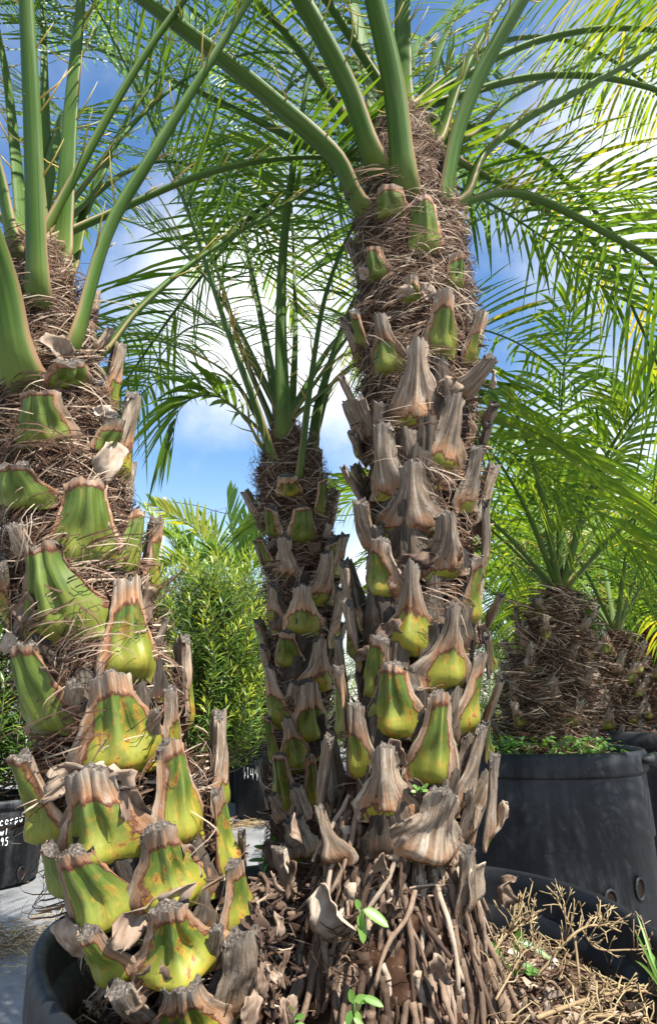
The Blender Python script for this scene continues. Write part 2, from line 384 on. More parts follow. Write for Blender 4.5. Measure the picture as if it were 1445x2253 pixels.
# ------------------------------------------------------------------ pots
def make_pot(name, label, cx, cy, r_top, r_bot, h, soil_drop, seed, mat='pot', group=None, lugs=(), holes=(), rimh=.05, deform=0.0, squash=None, band=True):
    root = thing(name, label, 'plant pot', (cx, cy, 0), group)
    ph = seed*1.7
    rf = (lambda a: 1+deform*math.sin(2*a+ph)+deform*.5*math.sin(3*a+2*ph)) if squash is None else squash
    b = MB(); th = .006; rt = r_top-.012
    def R(zv): return r_bot+(rt-r_bot)*zv/h
    prof = [(0.0, .004), (r_bot-.02, .004), (r_bot, .02)]
    if band:
        prof += [(R(h*.62), h*.62), (R(h*.62)+.006, h*.635)]
        prof += [(R(h-rimh)+.004, h-rimh)]
    else: prof += [(R(h*.5), h*.5), (R(h-rimh), h-rimh)]
    lathe(b, prof, (cx, cy, 0), 112, rf); b.build('wall', M[mat], root)
    b = MB()
    lip = [(R(h-rimh)+.004, h-rimh), (r_top-.004, h-rimh-.004), (r_top+.002, h-rimh+.006), (r_top+.002, h-.010), (r_top-.003, h-.002), (r_top-.009, h),
           (r_top-.016, h-.004), (r_top-.020, h-.02), (r_top-.023, h-.05), (r_top-.024, h-.052), (r_top-.036, h-.058), (r_top-.040, h-.075), (R(h-soil_drop-.04)-.022, h-soil_drop-.06)]
    lathe(b, lip, (cx, cy, 0), 112, rf); b.build('rim', M[mat], root)
    b = MB(); rg = np.random.default_rng(seed); n = 26; m = 72
    vs = [(cx, cy, h-soil_drop)]
    for i in range(1, n+1):
        for j in range(m):
            rr = (R(h-soil_drop)-.012)*i/n; a = 2*math.pi*j/m
            vs.append((cx+rr*rf(a)*math.sin(a), cy+rr*rf(a)*math.cos(a), h-soil_drop+rg.normal(0, .006)-.01*(i/n)**2))
    fs = [(0, 1+(j+1) % m, 1+j) for j in range(m)]
    fs += [(1+(i-1)*m+j, 1+(i-1)*m+(j+1) % m, 1+i*m+(j+1) % m, 1+i*m+j) for i in range(1, n) for j in range(m)]
    b.add(vs, fs, rg.uniform(.2, .7, len(vs))); b.build('soil', M['soil'], root)
    for a in lugs:                                      # moulded grip under the rim
        b = MB(); rgp = []
        for k in range(13):
            q = (k-6)/6.0; aa = a+q*.16
            rgp.append((cx+(r_top+.018*math.sqrt(max(0, 1-q*q))+.004)*math.sin(aa), cy+(r_top+.018*math.sqrt(max(0, 1-q*q))+.004)*math.cos(aa), h-.022))
        tube(b, rgp, np.array([.018*math.sqrt(max(.08, 1-((k-6)/6.0)**2)) for k in range(13)]), 10); b.build('grip', M[mat], root)
    for a, zz in holes:
        b = MB(); rr = R(zz); 
        cpt = np.array([cx+rr*math.sin(a), cy+rr*math.cos(a), zz]); nrm_ = np.array([math.sin(a), math.cos(a), 0]); sd = np.array([math.cos(a), -math.sin(a), 0])
        ring = [cpt+nrm_*.003+sd*.017*math.cos(k*math.pi/8)+np.array([0, 0, .024*math.sin(k*math.pi/8)]) for k in range(17)]
        tube(b, ring, .004, 6, cap=False); 
        hh = b.build('drain_hole', M[mat], root)
        b = MB(); b.add([cpt+nrm_*.0025]+[q for q in ring[:16]], [(0, 1+k, 1+(k+1) % 16) for k in range(16)], .1); b.build('hole_soil', M['soil'], root)
    return root, R

GLYPH = {'1': [[(.45, 0), (.5, 1)]], '4': [[(.75, 0), (.8, 1)], [(.3, 1), (.2, .45), (.9, .5)]], '9': [[(.8, .8), (.55, 1), (.3, .75), (.55, .55), (.8, .8), (.75, 0)]],
         '5': [[(.85, 1), (.4, .95), (.35, .6), (.7, .6), (.85, .3), (.6, 0), (.25, .08)]], '$': [[(.75, .85), (.4, .8), (.4, .55), (.75, .45), (.7, .15), (.3, .15)], [(.55, 1.05), (.5, -.1)]],
         'c': [[(.8, .5), (.5, .62), (.25, .35), (.4, .05), (.8, .1)]], 'a': [[(.75, .55), (.4, .6), (.25, .25), (.5, .05), (.75, .3), (.78, .58), (.8, .05)]],
         'r': [[(.3, .6), (.35, 0), (.4, .4), (.6, .6), (.8, .55)]], 'p': [[(.3, .6), (.3, -.4), (.3, .4), (.6, .62), (.8, .35), (.55, .05), (.3, .15)]],
         'u': [[(.2, .6), (.25, .15), (.5, .02), (.75, .2), (.75, .6), (.8, .02)]], 'w': [[(.1, .55), (.3, 0), (.5, .5), (.7, 0), (.9, .6)]], 'l': [[(.5, 1), (.45, 0)]]}
def writing(root, R, cx, cy, txt, a0, z0, size, step, thick=.0022, slope=0.0, rf=1.0, off=.0035):
    b = MB()
    for k, ch in enumerate(txt):
        for st in GLYPH[ch]:
            pts = catmull(np.array([(p[0], p[1], 0) for p in st]), 4*len(st))
            path = []
            for q in pts:
                zz = z0+q[1]*size+slope*k*size; rr = (R(zz)+off)*rf; a = a0-(k*step+q[0]*step*.88)/rr
                path.append((cx+rr*math.sin(a), cy+rr*math.cos(a), zz))
            tube(b, path, thick, 5)
    return b.build('chalk_writing', M['chalk'], root)

# the pot in which the three palms stand
PX, PY, PR, PH = 0.05, 0.945, 0.392, 0.444
def near_squash(a):
    a = (a+math.pi) % (2*math.pi)-math.pi
    return 1-.15*math.exp(-((a-1.57)/.55)**2)+.035*math.exp(-((a-.55)/.3)**2)-.07*math.exp(-((a+2.05)/.5)**2)
pot_main, RM = make_pot('palm_pot', 'large black plastic pot holding the three stout palm trunks', PX, PY, PR, .32, PH, .085, 3, squash=near_squash, rimh=.06, mat='pot_black')
SOIL = PH-.085

# ------------------------------------------------------------------ palms: trunk class
class Trunk:
    def __init__(s, ctrl):
        pts = np.array([P(a, b, d) for a, b, d, r in ctrl]); r = np.array([c[3] for c in ctrl])
        s.p = catmull(pts, 120); u = np.linspace(0, len(ctrl)-1, 120); s.r = np.interp(u, np.arange(len(ctrl)), r)
        s.T = tangents(s.p)
        e = np.array([0, -1.0, 0]); s.E = np.array([unit(e-tt*np.dot(e, tt)) for tt in s.T]); s.G = np.cross(s.T, s.E)
        seg = np.linalg.norm(np.diff(s.p, axis=0), axis=1); s.L = np.concatenate([[0], np.cumsum(seg)])
    def surf(s, px, py, extra=0.0):
        rr = ray(px, py); ym = s.p[:, 1].mean()
        ss = np.linspace(ym-.3, ym+.3, 900)/rr[1]
        q = CAM+rr[None]*ss[:, None]
        d2 = np.linalg.norm(q[:, None]-s.p[None], axis=2); i = d2.argmin(1); val = d2[np.arange(len(q)), i]-(s.r[i]+extra)
        hit = np.nonzero(val < 0)[0]; k = hit[0] if len(hit) else val.argmin()
        n = q[k]-s.p[i[k]]; n = n-s.T[i[k]]*np.dot(n, s.T[i[k]])
        return q[k], unit(n), i[k]
    def at(s, l, phi, r):                                    # length along, angle (0 = towards camera), radius
        x = [np.interp(l, s.L, s.p[:, k]) for k in range(3)]
        i = int(np.clip(np.searchsorted(s.L, l), 0, 119))
        return np.array(x)+r*(math.cos(phi)*s.E[i]+math.sin(phi)*s.G[i])

def core_mesh(tr, parent, seed):
    rg = np.random.default_rng(seed); n = 48; m = len(tr.p); b = MB()
    th = np.linspace(0, 2*math.pi, n, endpoint=False)
    R = tr.r[:, None]*(0.9+rg.normal(0, .035, (m, n))+.05*np.sin(th*5+np.arange(m)[:, None]*.55))
    v = tr.p[:, None]+R[:, :, None]*(np.cos(th)[None, :, None]*tr.E[:, None]+np.sin(th)[None, :, None]*tr.G[:, None])
    f = [(i*n+j, i*n+(j+1) % n, (i+1)*n+(j+1) % n, (i+1)*n+j) for i in range(m-1) for j in range(n)]
    f += [tuple((m-1)*n+j for j in range(n))]
    b.add(v.reshape(-1, 3), f, rg.uniform(.25, .75, m*n)); return b.build('trunk', M['core'], parent)

def boot_geo(B, T, n0, bw, tw, belly, thick, rng, ragged=.03, rtrunk=.07, bend=0.0, flare=1.12, conc=1.4, notch=0.0, rnd_in=None, nose_in=None):
    """a palm leaf base: clasping bulge at B, tapering to a sawn end at T (world metres)"""
    L = np.linalg.norm(T-B); a = (T-B)/L; n = unit(n0-a*np.dot(n0, a)); s = np.cross(a, n)
    NU, NV = 19, 17
    us = np.linspace(-flare, flare, NU); vs = np.concatenate([[-.09, -.06, -.02], np.linspace(.035, 1.0, NV-3)])
    ph = rng.uniform(0, 6.28, 8); groove = rng.uniform(.10, .26) if conc < 1.5 else rng.uniform(.03, .12); g0 = rng.uniform(-.15, .15); gw = rng.uniform(.24, .36); pe = rng.uniform(2.2, 3.2); nose = nose_in or rng.uniform(.42, .6); rnd_ = rnd_in or (.345 if conc < 1.5 else .42); skew = rng.uniform(-.12, .12)
    front = np.zeros((NV, NU, 3)); back = np.zeros((NV, NU, 3)); buv = np.zeros((NV, NU, 3))
    sm = lambda x: np.clip(x, 0, 1)**2*(3-2*np.clip(x, 0, 1))
    for i, v in enumerate(vs):
        gk = (1-sm((v-.03)/.90))**conc
        wh = .5*(tw+(bw-tw)*gk)
        if v < .22: wh *= math.sqrt(max(.03, 1-((.22-v)/rnd_)**2))
        for j, u in enumerate(us):
            uu = u+skew*(1-u*u/1.3)*(v-.3)
            prof = max(0.0, 1-abs(u)**pe)
            z = thick*(.22+.78*sm((v-.05)/.6))*prof+belly*math.exp(-((v-.12)/(.2 if v > .12 else .14))**2)*math.exp(-((u-g0*.7)/nose)**2)
            z += .20*wh*math.exp(-((u-g0)/.17)**2)*sm((v-.1)/.35)*(1-.4*v)
            z -= groove*wh*(math.exp(-((abs(u-g0)-gw)/.10)**2))*sm((v-.06)/.3)
            hug = min(abs(u)*wh, .92*rtrunk); curl = (rtrunk-math.sqrt(rtrunk**2-hug**2))*(1-.6*sm(v))
            z -= curl
            z += .02*bw*math.sin(5*v+ph[0]+2*u)+.012*bw*math.sin(13*v+ph[1]-5*u)
            z += bend*L*max(0, v-.55)**2*4
            ed = ragged*bw*(math.sin(17*v+ph[2])+.7*math.sin(37*v+ph[3]))*(1 if abs(u) > .95 else .15)*np.sign(u)
            rv = v
            if i >= NV-2: rv -= notch*math.exp(-((u-g0)/.32)**2)*(1 if i == NV-1 else .5)
            if i == NV-1: rv += (ragged*1.3*math.sin(6*u+ph[4])+ragged*math.sin(15*u+ph[5])+.05*math.cos(u*2.2)-.03)
            if v < 0: z *= max(0, (v+.1)/.1)*.9
            c = B+a*(L*rv)+s*(uu*wh+ed)
            front[i, j] = c+n*z
            tb = (.35*thick if abs(u) < .9 else .0)+.0016
            back[i, j] = c+n*(-curl-tb+bend*L*max(0, v-.55)**2*4)
            buv[i, j] = (u/1.0, v, 0)
    vv = np.vstack([front.reshape(-1, 3), back.reshape(-1, 3)]); K = NV*NU
    f = []
    for i in range(NV-1):
        for j in range(NU-1):
            q = i*NU+j; f.append((q, q+1, q+NU+1, q+NU)); f.append((K+q, K+q+NU, K+q+NU+1, K+q+1))
    for i in range(NV-1):
        q = i*NU; f.append((q, q+NU, K+q+NU, K+q)); q = i*NU+NU-1; f.append((q, K+q, K+q+NU, q+NU))
    for j in range(NU-1): f.append((j, K+j, K+j+1, j+1))
    # sunk sawn end: own vertices so that the cut keeps a hard edge
    tf = front[-1]; tb_ = back[-1]; mid = (tf+tb_)*.5-a*(L*.02+.002)
    cap = np.vstack([tf, mid, tb_]); o = 2*K
    for j in range(NU-1):
        f.append((o+j, o+j+1, o+NU+j+1, o+NU+j)); f.append((o+NU+j, o+NU+j+1, o+2*NU+j+1, o+2*NU+j))
    au = np.vstack([buv.reshape(-1, 3), buv.reshape(-1, 3)])
    au[K:, 2] = 0.0; au[K:, 0] = np.sign(au[K:, 0])*1.2
    cu = np.zeros((3*NU, 3)); cu[:, 2] = 1; cu[:, 1] = 1
    return np.vstack([vv, cap]), f, np.vstack([au, cu])

def add_boot(tr, parent, spec, rng, out=.032, scale=1.0):
    bx, by, tx, ty, bw, tw, dead, yel = spec[:8]; kw = spec[8] if len(spec) > 8 else {}
    B, n0, i0 = tr.surf(bx, by, .006); o_ = kw.get('out', out)
    T, n1, i1 = tr.surf(tx, ty, o_)
    m = mpp(bx, by, B[1]); bwm, twm = bw*m*rng.uniform(1.15, 1.4), tw*m*rng.uniform(.9, 1.1)
    belly = kw.get('belly', (.15 if dead > .7 else .24))*bwm; thick = kw.get('thick', .42)*twm
    belly = min(belly*.85, .026)
    v, f, uv = boot_geo(B, T, n0, bwm, twm, belly, min(thick, .012), rng, .008+.012*dead, tr.r[i0], kw.get('bend', 0), notch=kw.get('notch', 0), rnd_in=kw.get('round', .5 if dead > .4 else .42), nose_in=kw.get('nose'), conc=rng.uniform(1.15, 1.5) if dead < .5 else rng.uniform(1.5, 2.3))
    b = MB(); b.add(v, f, rng.uniform(0, 1), uv)
    ob = b.build('leaf_base', M['boot'], parent, hasuv=True)
    ob.color = (dead, kw.get('edge', rng.uniform(.0, .14)+.35*max(0, dead-.1)), yel, kw.get('tone', rng.uniform(.75, 1.35)))
    return ob

def husk_geo(c, u, v, nrm_, su, sv, rng, curl=.4, rag=.15, nu=9, nv=9):
    """torn papery sheath: crumpled sheet with a ragged edge and real thickness"""
    ph = rng.uniform(0, 6.28, 10); top = np.zeros((nv, nu, 3))
    for i in range(nv):
        for j in range(nu):
            a = -1+2*j/(nu-1); b = -1+2*i/(nv-1)
            k = 1+rag*(math.sin(3*math.atan2(b, a)+ph[0])+.6*math.sin(7*math.atan2(b, a)+ph[1])+.4*math.sin(13*math.atan2(b, a)+ph[2]))
            rr = max(abs(a), abs(b)); sq = (1-.2*(a*a*b*b))*k if rr > .6 else 1
            z = curl*su*(a*a-.3)+.05*su*math.sin(19*a+ph[7]+6*b)+.18*su*math.sin(3*a+ph[3]+2*b)+.10*su*math.sin(7*a+ph[4])*math.cos(4*b+ph[5])+.15*sv*math.sin(2.5*b+ph[6])
            top[i, j] = c+u*(a*su*sq)+v*(b*sv*sq)+nrm_*z
    th = nrm_*.0014; K = nu*nv
    vv = np.vstack([top.reshape(-1, 3), top.reshape(-1, 3)-th]); f = []
    for i in range(nv-1):
        for j in range(nu-1):
            q = i*nu+j; f.append((q, q+1, q+nu+1, q+nu)); f.append((K+q, K+q+nu, K+q+nu+1, K+q+1))
    for i in range(nv-1):
        q = i*nu; f.append((q, q+nu, K+q+nu, K+q)); q = i*nu+nu-1; f.append((q, K+q, K+q+nu, q+nu))
    for j in range(nu-1):
        f.append((j, K+j, K+j+1, j+1)); q = (nv-1)*nu+j; f.append((q, q+1, K+q+1, K+q))
    return vv, f
def add_husk(tr, parent, px, py, w, h, ang, rng, tint=.6, lift=.02, curl=.4, tilt=.4, rag=.13):
    C, n, i = tr.surf(px, py, lift); m = mpp(px, py, C[1]); a = tr.T[i]; s = np.cross(a, n)
    u = math.cos(ang)*s+math.sin(ang)*a; v = -math.sin(ang)*s+math.cos(ang)*a
    v = unit(v+n*tilt); nn = np.cross(u, v)
    b = MB(); vv, f = husk_geo(C, u, v, nn, w*m/2, h*m/2, rng, curl, rag); b.add(vv, f, tint+rng.normal(0, .1, len(vv)))
    return b.build('husk', M['husk'], parent)

def ribbon_batch(mb, path, half, nrm_, tint):
    T = tangents(path); S = np.cross(T, nrm_); S /= (np.linalg.norm(S, axis=1)[:, None]+1e-9); k = len(path)
    hw = half*np.linspace(1, .35, k)[:, None]
    v = np.empty((2*k, 3)); v[0::2] = path-S*hw; v[1::2] = path+S*hw
    mb.add(v, [(2*i, 2*i+1, 2*i+3, 2*i+2) for i in range(k-1)], tint)
def fibres(tr, parent, count, seed, dens, lift=1.0, half=.00075):
    rg = np.random.default_rng(seed); b = MB(); Lt = tr.L[-1]; made = 0
    lu = np.linspace(0, Lt, 120); PP = np.stack([np.interp(lu, tr.L, tr.p[:, q]) for q in range(3)], 1)
    EE = np.stack([np.interp(lu, tr.L, tr.E[:, q]) for q in range(3)], 1); GG = np.stack([np.interp(lu, tr.L, tr.G[:, q]) for q in range(3)], 1)
    while made < count:
        l = rg.uniform(0, Lt)
        if rg.uniform() > np.interp(l/Lt, dens[0], dens[1]): continue
        phi = rg.normal(0, 1.15) if rg.uniform() < .8 else rg.uniform(-math.pi, math.pi)
        r0 = np.interp(l, tr.L, tr.r)
        cl = rg.integers(3, 8) if rg.uniform() < .5 else 1      # fibres come in combed tufts
        dr = .5*math.sin(3*phi+38*l)+rg.choice([-.35, .35])+rg.normal(0, .22)+(0 if rg.uniform() < .5 else math.pi)
        ln = rg.uniform(.025, .08); lf = abs(rg.normal(0, .008))*lift*(2.2 if rg.uniform() < .10 else 1); kap = rg.normal(0, 11)
        for q in range(cl):
            made += 1; k = 7
            ds = ln*rg.uniform(.7, 1.15)/(k-1); d = dr+rg.normal(0, .18); ka = kap+rg.normal(0, 5)
            ll = l+rg.normal(0, .004); pp = phi+rg.normal(0, .05); r = r0*rg.uniform(.92, 1.08)
            dd = d+ka*ds*np.arange(k); lv = np.clip(ll+np.concatenate([[0], np.cumsum(np.sin(dd)*ds)])[:k], 0, Lt); pv = pp+np.concatenate([[0], np.cumsum(np.cos(dd)*ds/r0)])[:k]
            fx = lv/Lt*119; i0 = np.clip(fx.astype(int), 0, 118); fr_ = (fx-i0)[:, None]
            rv = (r+lf*np.sin(math.pi*.75*np.arange(k)/(k-1)))[:, None]
            nn = np.cos(pv)[:, None]*EE[i0]+np.sin(pv)[:, None]*GG[i0]; path = PP[i0]*(1-fr_)+PP[i0+1]*fr_+rv*nn
            ribbon_batch(b, path, half*rg.uniform(.5, 1.5), nn, float(np.clip(rg.normal(.36, .2), 0, 1) if rg.uniform() < .8 else rg.uniform(.75, 1.0)))
    o = b.build('fibre', M['fibre'], parent); o['kind'] = 'stuff'; return o

# ------------------------------------------------------------------ fronds
def leaflet_geo(p0, d, nrm_, ln, hw, droop, seg=5):
    ts = np.linspace(0, 1, seg+1); g = np.array([0, 0, -1.0])
    path = p0+d*(ln*ts)[:, None]+g*(droop*ln*ts**2)[:, None]
    T = tangents(path); S = np.cross(T, nrm_); S /= (np.linalg.norm(S, axis=1)[:, None]+1e-9); N = np.cross(S, T)
    wd = hw*np.interp(ts, [0, .15, .5, .8, 1], [.45, 1, 1, .65, .06])[:, None]
    v = np.empty((3*(seg+1), 3)); v[0::3] = path-S*wd+N*wd*.45; v[1::3] = path; v[2::3] = path+S*wd+N*wd*.45
    f = []
    for i in range(seg): a = 3*i; f += [(a, a+1, a+4, a+3), (a+1, a+2, a+5, a+4)]
    return v, f
def frond(parent, pts, w0, total, seed, s0=.34, lmax=.24, nl=52, hw=.0035, grav=1.1, out=None, tint=.35, tvar=.2, individual=False, droop=.18,
          mat='leaflet', spines=10, lift=.45, inner=None, ext=True, ang0=62, endw=.12, tap=(1.55, 1.1, .92, .55)):
    rg = np.random.default_rng(seed); pts = np.asarray(pts, float)
    if inner is not None: pts = np.vstack([inner[None], pts])
    path, L = resample(catmull(pts, 120), .015)
    if ext and L < total:
        p = path[-1]; d = unit(path[-1]-path[-4]); ext_ = []
        while L < total:
            d = unit(d+np.array([0, 0, -1.0])*grav*.015*(1-abs(min(0, d[2]))*.6)); p = p+d*.015; ext_.append(p); L += .015
        path = np.vstack([path, ext_])
    if out is None:
        o_ = path[min(len(path)-1, int(len(path)*.6))]-path[0]; out = np.array([o_[0], o_[1], 0])
    out = unit(out) if np.linalg.norm(out) > .02 else np.array([0, 1.0, 0])
    T, A, S = frames(path, np.array([0, 0, .8])-out); m = len(path); s = np.linspace(0, 1, m)
    sl = np.linspace(0, L, m)
    hwid = .5*w0*np.interp(s, [0, .05, .2, .45, 1], list(tap)+[endw])
    n = 10; th = np.linspace(0, 2*math.pi, n, endpoint=False); ct, st = np.cos(th), np.sin(th)
    asp = np.where(st > 0, .22, .62)
    v = path[:, None]+hwid[:, None, None]*(ct[None, :, None]*S[:, None]+(st*asp)[None, :, None]*A[:, None])
    f = [(i*n+j, i*n+(j+1) % n, (i+1)*n+(j+1) % n, (i+1)*n+j) for i in range(m-1) for j in range(n)]+[tuple((m-1)*n+j for j in range(n))]
    buv = np.stack([np.broadcast_to(ct, (m, n)), np.broadcast_to(sl[:, None]*1.0, (m, n)), np.zeros((m, n))], 2).reshape(-1, 3)
    b = MB(); b.add(v.reshape(-1, 3), f, .5, buv); fr = b.build('frond', M['petiole'], parent, hasuv=True)
    def at(x):
        i = min(m-1, max(0, int(x*(m-1)))); return path[i], T[i], A[i], S[i], hwid[i]
    lb = MB(); cnt = 0
    for k in range(nl):
        for sd in (-1, 1):
            x = k/(nl-1); q = s0+(1-s0)*min(1, x+rg.normal(0, .006)); p, t_, a_, s_, w_ = at(q)
            ln = lmax*np.interp(x, [0, .15, .45, .8, 1], [.62, .9, 1, .72, .42])*rg.uniform(.9, 1.08)
            an = math.radians(np.interp(x, [0, .6, 1], [ang0, ang0-14, 24])+rg.normal(0, 3)); lf = lift+rg.normal(0, .10)
            d = unit(t_*math.cos(an)+(s_*sd*math.cos(lf)+a_*math.sin(lf))*math.sin(an))
            nn = unit(a_*math.cos(lf)-s_*sd*math.sin(lf)+rg.normal(0, .15, 3))
            vv, ff = leaflet_geo(p+s_*sd*w_*.8, d, nn, ln, hw*rg.uniform(.8, 1.15)*np.interp(x, [0, .1, 1], [.6, 1, .9]), droop*rg.uniform(.6, 1.4))
            tv = float(np.clip(tint+rg.normal(0, tvar*.5), 0, 1))
            if individual:
                q_ = MB(); q_.add(vv, ff, tv); q_.build('leaflet', M[mat], fr); cnt += 1
            else: lb.add(vv, ff, tv)
    if not individual:
        lo = lb.build('leaflet_fringe', M[mat], fr); lo['kind'] = 'stuff'
    if spines:
        sb = MB()
        for k in range(spines):
            q = .10+(s0-.10)*(k+rg.uniform())/spines; p, t_, a_, s_, w_ = at(q); sd = rg.choice([-1, 1])
            d = unit(t_*.75+s_*sd*.9+a_*rg.normal(.2, .3)); ln = rg.uniform(.025, .055); e = p+s_*sd*w_*.9
            tube(sb, [e, e+d*ln*.55, e+d*ln+t_*ln*.12], np.array([.0013, .001, .0002]), 5, float(rg.uniform(.2, .9)))
        so = sb.build('spine_fringe', M['spine'], fr); so['kind'] = 'stuff'
    return fr
def px_frond(parent, tr, pl, wpx, total, seed, **kw):
    pts = np.array([P(*q) for q in pl]); w = wpx*mpp(*pl[0])
    i = np.linalg.norm(tr.p-pts[0], axis=1).argmin() if tr is not None else None
    inner = None
    if tr is not None: inner = pts[0]+(tr.p[i]-pts[0])*.35-unit(pts[1]-pts[0])*.02
    return frond(parent, pts, w, total, seed, inner=inner, **kw)
def arc_frond(parent, base, az, el, total, seed, w0=.02, grav=1.3, **kw):
    d = np.array([math.sin(az)*math.cos(el), math.cos(az)*math.cos(el), math.sin(el)])
    pts = [base, base+d*.1, base+d*.2]
    return frond(parent, pts, w0, total, seed, grav=grav, out=np.array([math.sin(az), math.cos(az), 0]), **kw)

def back_boots(tr, parent, rng, count, scale, l0, l1, out=.03):
    for k in range(count):                                  # the far side, spiralling on
        phi = (k*2.399963) % (2*math.pi)
        if phi > math.pi: phi -= 2*math.pi
        if abs(phi) < 1.75: continue
        l = l0+(l1-l0)*k/count; r = np.interp(l, tr.L, tr.r)
        B = tr.at(l, phi, r); T = tr.at(min(tr.L[-1], l+.085*scale), phi+rng.normal(0, .08), r+out)
        v, f, uv = boot_geo(B, T, B-tr.at(l, phi, 0), .062*scale, .026*scale, .012*scale, .009, rng, .03, r)
        b = MB(); b.add(v, f, .5, uv); ob = b.build('leaf_base', M['boot'], parent, hasuv=True)
        ob.color = (rng.uniform(.1, 1), .2, rng.uniform(0, .8), 1)

# ================================================================== LEFT PALM
trL = Trunk([(440, 2290, .80, .075), (405, 2100, .80, .078), (320, 1900, .80, .080), (220, 1500, .80, .070), (150, 1200, .80, .064),
             (115, 900, .80, .058), (92, 700, .80, .046), (84, 600, .80, .028), (80, 550, .80, .012)])
palmL = thing('palm_tree', 'leaning stout palm with big green bulbous leaf bases and matted fibre', 'palm tree', P(440, 2290, .80))
core_mesh(trL, palmL, 11); rL = np.random.default_rng(21)
LB = [(152, 850, 155, 792, 84, 68, .15, .1), (100, 975, 88, 856, 105, 76, .10, .1, {'edge': .12}), (230, 1005, 255, 918, 70, 48, .3, .1), (45, 1115, 20, 1018, 120, 88, .12, 0),
      (190, 1235, 190, 1052, 122, 88, .10, .15), (282, 1252, 308, 1118, 58, 36, .14, .2), (132, 1402, 90, 1190, 165, 80, .09, .1), (287, 1488, 280, 1262, 108, 58, .30, .5, {'belly': .3}),
      (100, 1602, 45, 1410, 130, 76, .1, 0), (272, 1694, 238, 1480, 182, 84, .2, .8, {'belly': .2}), (382, 1640, 374, 1508, 46, 34, .6, .9), (10, 1345, 0, 1228, 80, 60, .3, 1.0),
      (345, 1430, 368, 1358, 32, 14, 1, 0), (402, 1852, 374, 1628, 118, 62, .13, .9, {'belly': .30}), (112, 1842, 45, 1655, 118, 62, .06, .3, {'belly': .3}), (232, 1898, 190, 1690, 190, 90, .3, .75, {'edge': .2}),
      (132, 1958, 112, 1862, 66, 42, .05, .1), (237, 2038, 155, 1870, 145, 84, .14, .5, {'belly': .3}), (378, 1994, 346, 1815, 156, 66, .2, 1.0, {'belly': .28}), (507, 1905, 475, 1735, 84, 30, .2, 1.0, {'belly': .3}),
      (530, 2035, 515, 1893, 90, 46, .2, .8), (400, 2148, 365, 1990, 175, 84, .15, .9, {'belly': .3}), (258, 2148, 190, 2045, 112, 56, .1, .35, {'belly': .3}), (545, 2205, 530, 2045, 132, 84, 1, .6),
      (425, 2300, 400, 2160, 160, 80, .3, 1.0), (535, 1895, 532, 1832, 24, 16, 1, 0), (330, 1640, 345, 1560, 40, 26, .9, .4), (60, 1240, 30, 1150, 60, 40, .9, .5), (160, 1560, 165, 1500, 46, 40, 1, .4),
      (470, 2120, 478, 2040, 50, 30, 1, .4), (215, 770, 245, 720, 44, 30, .9, .2), (60, 800, 25, 730, 70, 50, .8, .2), (300, 2240, 260, 2170, 90, 60, 1, .4)]
for sp_ in LB:
    kw = dict(sp_[8]) if len(sp_) > 8 else {}
    if sp_[1] < 1650: kw.setdefault('belly', .10); kw.setdefault('round', .62); kw.setdefault('nose', 1.1); kw.setdefault('notch', rL.uniform(.05, .14))
    else: kw.setdefault('nose', .75)
    add_boot(trL, palmL, sp_[:8]+(kw,), rL, out=.030 if sp_[1] < 1500 else .034)
for a in [(240, 1010, 62, 96, -.55, .75), (200, 1708, 200, 62, -.2, .6), (165, 2062, 72, 96, .3, .55), (330, 2008, 190, 50, .12, .55), (130, 770, 50, 80, .8, .6), (30, 700, 40, 60, -.8, .7), (90, 1500, 90, 60, .5, .35),
          (300, 1790, 60, 110, .3, .4), (420, 1900, 40, 90, .1, .45), (215, 1160, 46, 40, .4, .6), (330, 2160, 120, 60, .2, .3), (60, 1340, 60, 60, .3, .4), (320, 1330, 46, 90, -.2, .35), (225, 905, 60, 26, .3, .8), (20, 1410, 60, 40, .5, .7)]:
    add_husk(trL, palmL, a[0], a[1], a[2], a[3], a[4], rL, a[5])
for k in range(26):
    add_husk(trL, palmL, rL.uniform(530, 640), rL.uniform(1920, 2250), rL.uniform(14, 44), rL.uniform(30, 80), rL.uniform(-.6, .6), rL, rL.uniform(.0, .6), rL.uniform(.0, .05), rL.uniform(.3, 1), rL.uniform(-.2, .6), .18)
def filler_left():
    for k in range(30):
        y = rL.uniform(1450, 2230); xc = np.interp(y, [1450, 1900, 2230], [215, 320, 430]); x = xc+rL.uniform(-150, 150); w_ = rL.uniform(60, 110)
        add_boot(trL, palmL, (x, y, x-20+rL.normal(0, 10), y-w_*1.2, w_, w_*.4, 1, .3, {'out': rL.uniform(.006, .016), 'tone': rL.uniform(.12, .4), 'belly': .1}), rL)  # dead sheaths with low tone: gap shade is put into their colour
filler_left()
back_boots(trL, palmL, rL, 60, 1.15, .12, .80)
fibres(trL, palmL, 9000, 31, ([0, .12, .3, .5, .75, 1], [.05, .12, .4, .9, 1, .8]), 1.2, .00085)
LP = [([(85, 610, .735), (75, 300, .71), (60, 0, .68)], 56), ([(135, 545, .80), (155, 250, .83), (178, 0, .87)], 46), ([(35, 790, .725), (0, 620, .69), (-70, 420, .63)], 88),
      ([(163, 745, .755), (235, 510, .76), (340, 330, .765), (540, 10, .77)], 52), ([(155, 590, .84), (200, 430, .89), (320, 200, .98), (445, 80, 1.06)], 30),
      ([(222, 775, .83), (300, 680, .86), (430, 570, .92), (640, 440, 1.02), (740, 385, 1.10)], 36), ([(105, 540, .86), (100, 250, .96), (95, 0, 1.05)], 34),
      ([(55, 530, .84), (20, 200, .93), (-5, 60, .97)], 34), ([(35, 540, .77), (0, 380, .76), (-60, 200, .73)], 42)]
